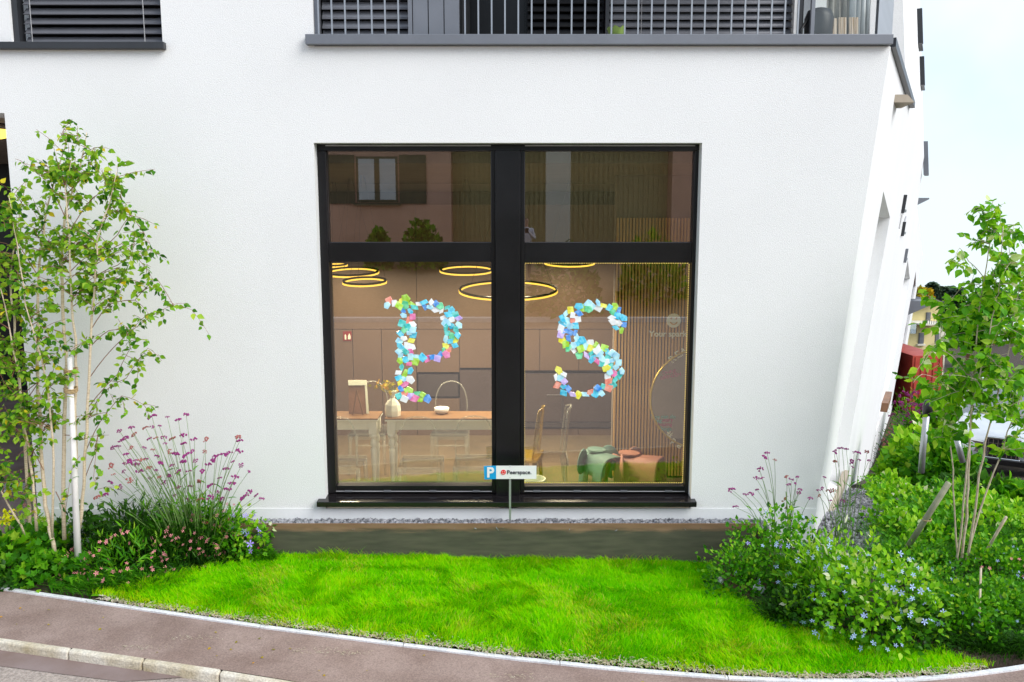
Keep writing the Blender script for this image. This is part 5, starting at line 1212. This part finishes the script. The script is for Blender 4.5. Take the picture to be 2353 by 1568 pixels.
# pale stones at the edge of the right bed
for (px, py, w_, lab) in ((1652, 1330, 24, 'pale blue grey rock at the lawn corner of the right bed'), (1695, 1318, 20, 'pale rock half hidden under the dark green mound'), (1742, 1352, 30, 'angular pale rock in front of the right bed'), (1900, 1440, 34, 'pale jagged rock beside the lawn under the blue flowers')):
    p = GT(px, py + 8); k = w_ / ppm(p) * .5; bm = bmesh.new(); bmesh.ops.create_icosphere(bm, subdivisions=2, radius=k)
    rs = random.Random(px)
    for v_ in bm.verts: v_.co *= rs.uniform(.72, 1.15); v_.co.z *= .75
    me = bpy.data.meshes.new('rock'); bm.to_mesh(me); bm.free(); me.transform(Matrix.Translation((p.x, p.y, p.z + k * .45)))
    put('rock', me, 'pale_rock', None, label=lab, cat='rock')

# ---- leafy sapling at the right
SBY = 6.1; sb = G(2206, 1320)
sap_stems = [
    ([(2206, 1320), (2221, 1188), (2225, 1086), (2230, 970), (2233, 900), (2245, 760), (2262, 640), (2276, 540), (2282, 460)], .0, .011),
    ([(2192, 1308), (2212, 1201), (2222, 1060), (2240, 900), (2272, 780), (2300, 640), (2305, 520)], -.2, .009),
    ([(2222, 1306), (2240, 1176), (2258, 1050), (2278, 960), (2310, 850), (2335, 700), (2345, 620)], -.1, .010),
    ([(2200, 1312), (2196, 1200), (2190, 1080), (2175, 930), (2165, 800), (2185, 680)], .15, .008),
    ([(2214, 1312), (2250, 1180), (2300, 1040), (2350, 900), (2390, 780)], .1, .009),
]
sap_twigs = [([(2233, 880), (2190, 820), (2150, 800), (2125, 830), (2108, 850)], -.2, .6), ([(2230, 930), (2170, 880), (2120, 860), (2098, 880)], -.3, .4), ([(2262, 640), (2225, 600), (2205, 570), (2190, 600)], -.1, .9), ([(2276, 540), (2310, 520), (2335, 545)], -.1, 1), ([(2270, 780), (2330, 760), (2370, 790)], -.3, 1.1)]
ST_ = tree('sapling_tree', 'bright green leafy sapling on thin pale stems at the right', sap_stems, sap_twigs, SBY, 'bright', .070, 21, 'twig_pale', sb, [(27, .47, .99, .08, .24, .2)], step=.020, tw_mat='twig_pale')
# stakes
def stake(label, a, b, r, mat='stake_grey', tie=None):
    t = thing('plant_stake', label, 'stake', a); MB().tube([a, a.lerp(b, .5), b], r, 8).build('post', mat, t, True)
    if tie: MB().tube([tie + Vector((.03 * math.cos(u), .03 * math.sin(u), .004 * u)) for u in np.linspace(0, 9, 20)], .004, 5, False).build('rope', 'rope', t)
stake('thick grey green stake leaning right across the shrubs', P(2083, 1262, 6.2), P(2180, 1110, 6.0), .022, tie=P(2130, 1200, 6.1))
stake('thin pale stake leaning right of the sapling stems', G(2244, 1305), P(2312, 1188, 6.0), .011, 'twig_pale', tie=P(2250, 1288, 6.05))
stake('thin upright pale cane at the lower right', G(2249, 1466), P(2254, 1305, 5.3), .007, 'twig_pale')

# ---- shrubs farther back on the right
def shrub(label, px, py, w_, h_, n, size, kind, leaf=LEAF, nobj=30, flowers=(), **k): return mound('shrub', label, px, py, w_, h_, n, leaf, size, kind, nobj, flowers, cat='shrub', **k)
shrub('bright broad leaved shrub below the grey post', 2105, 1120, 150, 120, 700, (.09, .16), 'bright')
shrub('dark shrub between the grey posts', 2175, 1130, 150, 130, 800, (.09, .15), 'bed')
shrub('dark shrub in front of the silver car bumper', 2260, 1170, 170, 62, 700, (.08, .14), 'dark')
shrub('leafy shrub at the right frame edge before the car', 2345, 1175, 120, 48, 500, (.08, .14), 'bed')
shrub('brown dry shrub against the side wall', 2050, 1085, 70, 100, 700, (.05, .10), 'dark', LEAF_LONG, flowers=[('rust_flower', 60, .05, HEADS[0], 1.0)])
shrub('purple flowered shrub at the end of the side wall', 2085, 1040, 90, 130, 900, (.07, .13), 'bed', LEAF_LONG, flowers=[('purple_flower', 70, .07, HEADS[1], 1.02)])
shrub('tall green shrub beside the red container', 2150, 1030, 120, 120, 900, (.12, .2), 'bed')
shrub('green shrub left of the car', 2205, 1040, 110, 130, 800, (.12, .2), 'bright')
shrub('low bright shrub in front of the side wall gravel', 2050, 1145, 90, 45, 400, (.05, .09), 'bright')

# ---- grey metal posts with black cap
pp_ = GT(2120, 1030); po = thing('metal_post', 'grey metal tube with a black cap among the right shrubs', 'post', pp_)
Yp = 9.5; c0, c1, c2 = P(2121, 1030, Yp), P(2130, 948, Yp), P(2131, 920, Yp)
MB().tube([c0 + Vector((0, 0, -.3)), c0, c1], .036, 10).build('tube', 'steel', po, True); MB().tube([c1 + Vector((0, 0, -.03)), c1.lerp(c2, .5) + Vector((.01, 0, 0)), c2], [.05, .06, .03], 8).build('cap', 'car_black', po, True)
MB().tube([c1, P(2160, 965, Yp), P(2197, 1005, Yp)], .014, 8).build('strap', 'car_black', po, True); MB().tube([P(2197, 1003, Yp), P(2212, 1062, Yp)], .034, 10).build('tube', 'steel', po, True)

# ================================================================== FAR THINGS AT THE RIGHT
# silver car
CYY = 15.5; cx0 = P(2304, 1030, CYY).x; cz = float(ground_z(np.array([cx0]), np.array([CYY + 1.5]))[0])
cz = P(2304, 1102, CYY).z
car = thing('parked_car', 'silver car with an upright chrome barred grille parked behind the right shrubs', 'car', (cx0, CYY + 2, cz))
CM = Matrix.Translation((cx0, CYY, cz)) @ Matrix.Rotation(R(-31), 4, 'Z')
def cbd(mb, name, mat, sm=False, par=None, bev=0):
    me = mb.mesh(name, sm); me.transform(CM); o = put(name, me, mat, par or car)
    if bev: bevel(o, bev, 3)
    return o
sec = [(0.0, .80, .42, .66), (.06, .86, .28, .78), (.5, .90, .24, .90), (1.25, .91, .22, .96), (1.35, .91, .22, .98), (3.3, .91, .22, 1.0), (4.2, .88, .26, .98), (4.45, .80, .4, .8)]
vs = []
for (y, w, z0, z1) in sec: vs += [(-w * .96, y, z0), (-w, y, (z0 + z1) * .5), (-w * .93, y, z1 - .05), (-w * .78, y, z1), (w * .78, y, z1), (w * .93, y, z1 - .05), (w, y, (z0 + z1) * .5), (w * .96, y, z0)]
fs = [tuple(range(8)), tuple(8 * (len(sec) - 1) + i for i in range(7, -1, -1))] + [(8 * j + i, 8 * j + (i + 1) % 8, 8 * j + 8 + (i + 1) % 8, 8 * j + 8 + i) for j in range(len(sec) - 1) for i in range(8)]
cbd(MB().add(vs, fs), 'body', 'car_paint', True)
cbd(MB().hexa([(-.80, 1.3, .95), (.80, 1.3, .95), (.78, 4.0, .97), (-.78, 4.0, .97), (-.62, 2.05, 1.42), (.62, 2.05, 1.42), (.60, 3.35, 1.42), (-.60, 3.35, 1.42)]), 'windscreen', 'car_glass', bev=.04)
cbd(MB().box((-.60, 2.08, 1.40), (.60, 3.32, 1.45)), 'roof', 'car_paint', bev=.02)
gr = cbd(MB().box((-.27, -.05, .44), (.27, .02, .80)), 'grille', 'car_black')
for s_ in range(7): cbd(MB().box((-.25 + s_ * .079, -.062, .45), (-.235 + s_ * .079, -.05, .79)), 'grille_bar', 'chrome', par=gr)
for z_ in (.53, .62, .71): cbd(MB().box((-.26, -.058, z_), (.26, -.051, z_ + .01)), 'grille_bar', 'chrome', par=gr)
for a_, b_ in (((-.30, .40), (.30, .44)), ((-.30, .80), (.30, .84)), ((-.30, .44), (-.265, .80)), ((.265, .44), (.30, .80))): cbd(MB().box((a_[0], -.07, a_[1]), (b_[0], 0, b_[1])), 'grille_frame', 'chrome', par=gr, bev=.01)
for s_ in (-1, 1):
    cbd(MB().hexa([(s_ * .33, -.03, .5), (s_ * .78, .06, .5), (s_ * .78, .12, .5), (s_ * .33, .04, .5), (s_ * .33, -.03, .72), (s_ * .80, .08, .72), (s_ * .80, .14, .72), (s_ * .33, .04, .72)]), 'headlight', 'chrome', bev=.01)
    for yy in (.85, 3.55):
        w_ = MB(); n = 20
        vs = [(s_ * xx, yy + .31 * math.cos(2 * math.pi * i / n), .31 + .31 * math.sin(2 * math.pi * i / n)) for xx in (.72, .92) for i in range(n)]
        wh = cbd(w_.add(vs, [tuple(range(n)), tuple(range(2 * n - 1, n - 1, -1))] + [(i, (i + 1) % n, (i + 1) % n + n, i + n) for i in range(n)]), 'wheel', 'tyre')
cbd(MB().hexa([(-.88, -.08, .30), (.88, -.08, .30), (.90, .1, .30), (-.90, .1, .30), (-.86, -.1, .42), (.86, -.1, .42), (.90, .1, .42), (-.90, .1, .42)]), 'bumper', 'car_black', bev=.02)
# red container
a_, b_ = P(2098, 818, 26), P(2168, 818, 26)
rc = thing('red_container', 'rusty red metal container in front of the yellow house', 'container', (a_.x, 26, P(2098, 905, 26).z))
MB().box((a_.x, 26, P(2098, 960, 26).z), (b_.x, 29, a_.z)).build('body', 'red_metal', rc)
for j in range(5): xx = a_.x + (b_.x - a_.x) * (j + .5) / 5; MB().box((xx - .02, 25.97, P(2098, 955, 26).z), (xx + .02, 25.998, a_.z - .04)).build('rib', 'red_metal', rc)
# yellow house
HY = 48
def hp(px, py, Y=HY): return P(px, py, Y)
yh = thing('yellow_house', 'pale yellow apartment house beyond the red container', 'house', (hp(2130, 900).x, HY, -12))
MB().box((hp(2085, 800).x, HY, -14), (hp(2146, 800).x, HY + 9, hp(2120, 742).z)).build('wall', 'yellow_plaster', yh)
MB().box((hp(2146, 800).x + .003, HY + .6, -14), (hp(2185, 800).x, HY + 9, hp(2120, 742).z - .02)).build('wall', 'cream_plaster', yh)
MB().box((hp(2085, 800).x + .4, HY + 1, hp(2120, 742).z - .01), (hp(2180, 800).x, HY + 9, hp(2150, 703).z)).build('wall', 'yellow_plaster', yh)
rf_ = MB().prism([(hp(2080, 800).x, HY + .2, hp(2120, 704).z), (hp(2166, 800).x, HY + .2, hp(2150, 697).z), (hp(2166, 800).x, HY + .2, hp(2150, 694).z), (hp(2080, 800).x, HY + .2, hp(2120, 700).z)], (0, 10, 0)).build('roof', 'roof_dark', yh)
MB().box((hp(2100, 742).x, HY - .9, hp(2120, 744).z), (hp(2150, 742).x, HY + 1, hp(2120, 741).z)).build('balcony', 'cream_plaster', yh)
for j in range(9): xx = hp(2104 + j * 5, 740).x; MB().box((xx - .015, HY - .86, hp(2120, 741).z), (xx + .015, HY - .83, hp(2120, 733).z)).build('railing_bar', 'grey_metal', yh)
def hwin(x0, y0, x1, y1, Yw, shade=True):
    w = MB().box((hp(x0, y0, Yw).x, Yw - .06, hp(x0, y1, Yw).z), (hp(x1, y0, Yw).x, Yw + .02, hp(x0, y0, Yw).z)).build('window', 'slat_metal', yh)
    n = 9; z0, z1 = hp(x0, y1, Yw).z, hp(x0, y0, Yw).z
    for j in range(n): MB().box((hp(x0, y0, Yw).x + .04, Yw - .10, z0 + (z1 - z0) * (j + .15) / n), (hp(x1, y0, Yw).x - .04, Yw - .065, z0 + (z1 - z0) * (j + .7) / n)).build('blind_slat', 'bar_metal', w)
    MB().box((hp(x0, y0, Yw).x - .08, Yw - .16, z0 - .1), (hp(x1, y0, Yw).x + .08, Yw, z0 - .01)).build('sill', 'cream_plaster', w)
hwin(2111, 765, 2123, 790, HY); hwin(2148, 766, 2158, 788, HY + .6); hwin(2128, 718, 2138, 740, HY + 1); hwin(2111, 815, 2123, 838, HY)
for py in (745, 806): MB().box((hp(2094, py, HY - 2).x, HY - 2, hp(2094, py + 22, HY - 2).z), (hp(2107, py, HY - 2).x, HY - .01, hp(2094, py, HY - 2).z)).build('glass_balcony', 'plain_glass', yh)
# conifers and an autumn tree on the ridge
def conifer(label, px, pyt, pyb, w_, Y, n, kind='conifer'):
    b = P(px, pyb, Y); tpt = P(px, pyt, Y); h_ = tpt.z - b.z; r_ = w_ / F * Y / 2
    t = thing('conifer_tree', label, 'tree', (b.x, Y, b.z - 4), 'trees on the far ridge')
    MB().tube([(b.x, Y, b.z - 4), (b.x, Y, tpt.z - .2)], [.3, .05], 6).build('trunk', 'twig', t)
    f = rng.random(n) ** .8; th = rng.uniform(0, 6.28, n); rad = r_ * (1 - f) * (.55 + .45 * ((f * 9) % 1)) * rng.uniform(.3, 1.1, n)
    pos = np.stack([b.x + np.cos(th) * rad, Y + np.sin(th) * rad, b.z - 2 + (h_ + 2) * f], 1)
    ax = np.stack([np.cos(th), np.sin(th), np.full(n, -.25)], 1) + rng.normal(0, .3, (n, 3))
    batch('crown', 'conifer_foliage', pos, ax, rng.normal(0, .5, (n, 3)) + np.array([0, 0, 1]), rng.uniform(.5, 1.2, n), rng.random(n), LEAF, t)
conifer('tallest dark conifer on the far ridge above the yellow house', 2139, 652, 715, 44, 100, 1100); conifer('small dark conifer right of the tallest one on the ridge', 2168, 661, 715, 40, 104, 800); conifer('round topped dark conifer behind the sapling on the ridge', 2196, 664, 715, 46, 98, 800)
def far_tree(label, px, py, w_, h_, Y, mat, n):
    c = P(px, py, Y); rw, rh = w_ / F * Y / 2, h_ / F * Y / 2; t = thing('broadleaf_tree', label, 'tree', (c.x, Y, c.z - rh - 3), 'trees on the far ridge')
    MB().tube([(c.x, Y, c.z - rh - 3), c], [.3, .15], 6).build('trunk', 'twig', t)
    D = norm(rng.normal(0, 1, (n, 3))); pos = np.array(c) + D * rng.uniform(.5, 1, n)[:, None] * np.array([rw, rw, rh]) * (1 + .2 * np.sin(D[:, :1] * 7))
    batch('crown', mat, pos, rng.normal(0, 1, (n, 3)), D + rng.normal(0, .4, (n, 3)), rng.uniform(.4, .9, n), rng.random(n), LEAF, t)
far_tree('orange autumn tree at the corner of the white building on the ridge', 2122, 684, 34, 40, 92, 'yellow_foliage', 500)
far_tree('bushy green tree on the ridge at the right frame edge', 2290, 700, 150, 70, 95, 'bed_foliage', 1400)
far_tree('broad green tree below the ridge behind the sapling', 2230, 760, 120, 80, 70, 'bed_foliage', 1400)

# ================================================================== MIRRORED SURROUNDINGS (behind the camera)
MGY = 2 * GY
def RP(px, py, Yv): p = P(px, py, Yv); return Vector((p.x, MGY - Yv, p.z))
HV = 28.0; hy = MGY - HV
ph = thing('pink_house', 'pink plastered house with a shuttered window mirrored in the upper left pane', 'house', (RP(900, 560, HV).x, hy, 1.8))
x0, x1, x2, x3 = RP(300, 400, HV).x, RP(1036, 400, HV).x, RP(1545, 400, HV).x, RP(2600, 400, HV).x
gz_ = 1.8
MB().box((x0, hy - 6, gz_), (x1, hy, 5.8)).build('wall', 'pink_plaster', ph); MB().box((x2, hy - 6, gz_), (x3, hy, 5.8)).build('wall', 'pink_plaster', ph)
MB().box((x1 + .002, hy - 6, gz_), (x2 - .002, hy - .8, 5.8)).build('garage_front', 'olive_siding', ph)
xx = x1 + .1
while xx < x2 - .1:
    MB().box((xx, hy - .8, gz_ + .01), (xx + .12, hy - .77, 5.78)).build('siding_board', 'olive_siding', ph); xx += .17
MB().box((x0 - .5, hy - 7, 5.8), (x3 + .5, hy + .8, 6.05)).build('roof', 'roof_dark', ph)
wa, wb = RP(818, 360, HV), RP(915, 465, HV)
w = MB().box((wa.x, hy, wb.z), (wb.x, hy + .03, wa.z)).build('window', 'shutter_paint', ph)
mid = (wa.x + wb.x) / 2
for a_, b_ in ((wa.x + .07, mid - .09), (mid + .09, wb.x - .07)): MB().box((a_, hy + .031, wb.z + .08), (b_, hy + .04, wa.z - .08)).build('pane', 'sign_white', w)
for a_, b_ in ((wa.x - .95, wa.x - .06), (wb.x + .06, wb.x + .95)): MB().box((a_, hy + .002, wb.z - .05), (b_, hy + .06, wa.z + .05)).build('shutter', 'shutter_paint', ph)
MB().box((wa.x - .1, hy, wb.z - .12), (wb.x + .1, hy + .15, wb.z - .02)).build('sill', 'shutter_paint', ph)
pa, pb_ = RP(1256, 300, 26), RP(1310, 526, 26)
MB().box((pa.x, MGY - 26 - .5, 1.6), (pb_.x, MGY - 26, 5.7)).build('pillar', 'cream_plaster', ph)
def back_bush(label, px, py, w_, h_, Yv, kind='bed'):
    b = RP(px, py, Yv); b.z = float(ground_z(np.array([b.x]), np.array([b.y]))[0]); k = F / Yv
    mound('bush', label, 0, 0, w_, h_ , 900, LEAF, (.10, .18), kind, 0, base=b, cat='bush', depth=w_ / 2 / k)
    return b
def back_bush(label, px, pyt, w_, Yv, kind='bed'):
    tp_ = RP(px, pyt, Yv); z0 = float(ground_z(np.array([tp_.x]), np.array([tp_.y]))[0]); t = thing('bush', label, 'bush', (tp_.x, tp_.y, z0)); n = 900; hh = max(.5, tp_.z - z0); r_ = w_ / F * Yv / 2
    D = norm(rng.normal(0, 1, (n, 3))); D[:, 2] = abs(D[:, 2]); pos = np.array([tp_.x, tp_.y, z0]) + D * rng.uniform(.6, 1.05, n)[:, None] * np.array([r_, r_, hh])
    batch('foliage', kind + '_foliage', pos, D + rng.normal(0, .5, (n, 3)), D + rng.normal(0, .5, (n, 3)), rng.uniform(.12, .22, n), rng.random(n), LEAF, t)
back_bush('rounded bush mirrored at the foot of the pink house', 968, 512, 95, 25); back_bush('small bush mirrored left of the rounded one', 870, 528, 50, 25); back_bush('dark shrub mirrored in the top of the lower right pane', 1300, 560, 160, 21, 'dark'); back_bush('shrub mirrored behind the slatted panel', 1500, 540, 150, 22, 'bed')

# photographer standing on the cobbles, seen in the upper right pane
PV = 24.0; py_ = MGY - PV; pX = RP(1208, 520, PV).x; pz0 = 2.55 - 1.72
zt = float(np.interp(py_, [-14.6, -6.5], [1.88, .10])); pz0 = zt
per = thing('person', 'person in a white shirt holding a phone, mirrored in the upper right pane', 'person', (pX, py_, pz0))
bm_v = [((0, 0, .95), .15), ((0, 0, 1.18), .15), ((0, 0, 1.38), .17), ((0, 0, 1.46), .07), ((0, .01, 1.54), .06), ((0, .02, 1.64), .095), ((0, .01, 1.74), .08),
        ((-.18, 0, 1.40), .06), ((-.26, .04, 1.14), .045), ((-.12, .28, 1.28), .035), ((-.06, .34, 1.36), .03), ((.18, 0, 1.40), .06), ((.26, .04, 1.14), .045), ((.12, .28, 1.28), .035), ((.06, .34, 1.36), .03),
        ((-.1, 0, .88), .10), ((-.11, .01, .48), .065), ((-.11, 0, .08), .045), ((-.11, .13, .03), .035), ((.1, 0, .88), .10), ((.11, .01, .48), .065), ((.11, 0, .08), .045), ((.11, .13, .03), .035)]
ed = [(0, 1), (1, 2), (2, 3), (3, 4), (4, 5), (5, 6), (2, 7), (7, 8), (8, 9), (9, 10), (2, 11), (11, 12), (12, 13), (13, 14), (0, 15), (15, 16), (16, 17), (17, 18), (0, 19), (19, 20), (20, 21), (21, 22)]
me = bpy.data.meshes.new('body'); me.from_pydata([(pX + v[0][0], py_ + v[0][1], pz0 + v[0][2]) for v in bm_v], ed, []); me.update()
bo = put('body', me, None, per); sk = bo.modifiers.new('skin', 'SKIN'); 
for i, (v_, r_) in enumerate(bm_v): me.skin_vertices[0].data[i].radius = (r_, r_)
me.skin_vertices[0].data[0].use_root = True
bo.modifiers.new('smooth', 'SUBSURF').levels = 1; bo.modifiers['smooth'].render_levels = 2
# clothing and skin by height
m, N_, L_, o_ = _new('person_surface'); b = N_.new('ShaderNodeBsdfPrincipled'); b.inputs['Roughness'].default_value = .75; L_.new(b.outputs[0], o_.inputs[0])
g_ = N_.new('ShaderNodeTexCoord'); sx = N_.new('ShaderNodeSeparateXYZ'); L_.new(g_.outputs['Object'], sx.inputs[0]); mr = N_.new('ShaderNodeMapRange'); mr.inputs['From Min'].default_value = pz0; mr.inputs['From Max'].default_value = pz0 + 1.8; L_.new(sx.outputs[2], mr.inputs['Value'])
r = N_.new('ShaderNodeValToRGB'); r.color_ramp.interpolation = 'CONSTANT'; e = r.color_ramp.elements; e[0].position = 0; e[0].color = (.04, .045, .07, 1); e[1].position = .53; e[1].color = (.66, .64, .70, 1); x_ = e.new(.815); x_.color = (.5, .3, .22, 1); x_ = e.new(.945); x_.color = (.05, .03, .02, 1)
L_.new(mr.outputs[0], r.inputs[0]); L_.new(r.outputs[0], b.inputs['Base Color']); me.materials.append(m)
o = MB().box((pX - .08, py_ + .36, pz0 + 1.30), (pX + .08, py_ + .37, pz0 + 1.44)).build('phone', 'car_black', None, label='dark phone held up by the mirrored person', cat='phone')

# ================================================================== THINGS ON THE BALCONY
gp = P(1416, 88, WALL + .16)
t = thing('flower_pot', 'small green scalloped flower pot on the balcony parapet', 'flower pot', (gp.x, WALL + .16, ct))
n = 20; prof = [(.045, .001), (.06, .05), (.075, .09)]; vs = []
for (r_, z_) in prof:
    for k in range(n): a = 2 * math.pi * k / n; vs.append((gp.x + r_ * math.cos(a), WALL + .16 + r_ * math.sin(a), ct + z_ + (.012 * math.cos(a * 7) if z_ > .08 else 0)))
MB().add(vs, [(i * n + k, i * n + (k + 1) % n, (i + 1) * n + (k + 1) % n, (i + 1) * n + k) for i in range(2) for k in range(n)] + [tuple(range(n))[::-1]]).build('pot', 'pot_green', t, True)
kb = P(1880, 88, 7.25)
t = thing('plastic_bin', 'black rounded plastic bin at the right end of the balcony', 'bin', (kb.x, 7.25, COPZ - .02))
zz = COPZ - .02
MB().lathe([(.10, .0), (.115, .25), (.118, .36), (.095, .42), (.04, .44)], (kb.x, 7.25, zz), 18).build('body', 'car_black', t, True)
MB().tube([(kb.x - .10, 7.22, zz + .36), (kb.x - .17, 7.2, zz + .25), (kb.x - .12, 7.2, zz + .1)], .012, 6).build('handle', 'car_black', t, True)
for (p0_, p1_, top, m_, lab, Y_) in ((1900, 1925, 40, 'cardboard', 'tan cardboard sheet leaning at the right balcony end', 7.2), (1927, 1950, 38, 'cardboard', 'cream board standing beside the tan cardboard on the balcony', 7.22), (1952, 1978, 38, 'cardboard', 'pale board at the right of the boards on the balcony', 7.24),
                              (1896, 1960, -60, 'dark_film', 'dark crinkled sheeting hung behind the boards on the balcony', 7.5), (1955, 2004, -60, 'grey_film', 'silver grey crinkled sheeting at the balcony corner', 7.45)):
    a_, b_ = P(p0_, 88, Y_), P(p1_, top, Y_); n = 14; mb = MB(); vs = []
    for i in range(n + 1):
        f = i / n; xx = a_.x + (b_.x - a_.x) * f; amp = .03 if 'film' in m_ else .006
        for z_, q in ((COPZ - .018, 0), (b_.z, 1)): vs.append((xx, Y_ + amp * math.sin(i * 1.7 + p0_) + .05 * q, z_))
    mb.add(vs, [(2 * i, 2 * i + 2, 2 * i + 3, 2 * i + 1) for i in range(n)])
    o = mb.build('board' if m_ == 'cardboard' else 'sheeting', m_, None, 'film' in m_, label=lab, cat='board' if m_ == 'cardboard' else 'sheeting'); q = o.modifiers.new('thickness', 'SOLIDIFY'); q.thickness = .012
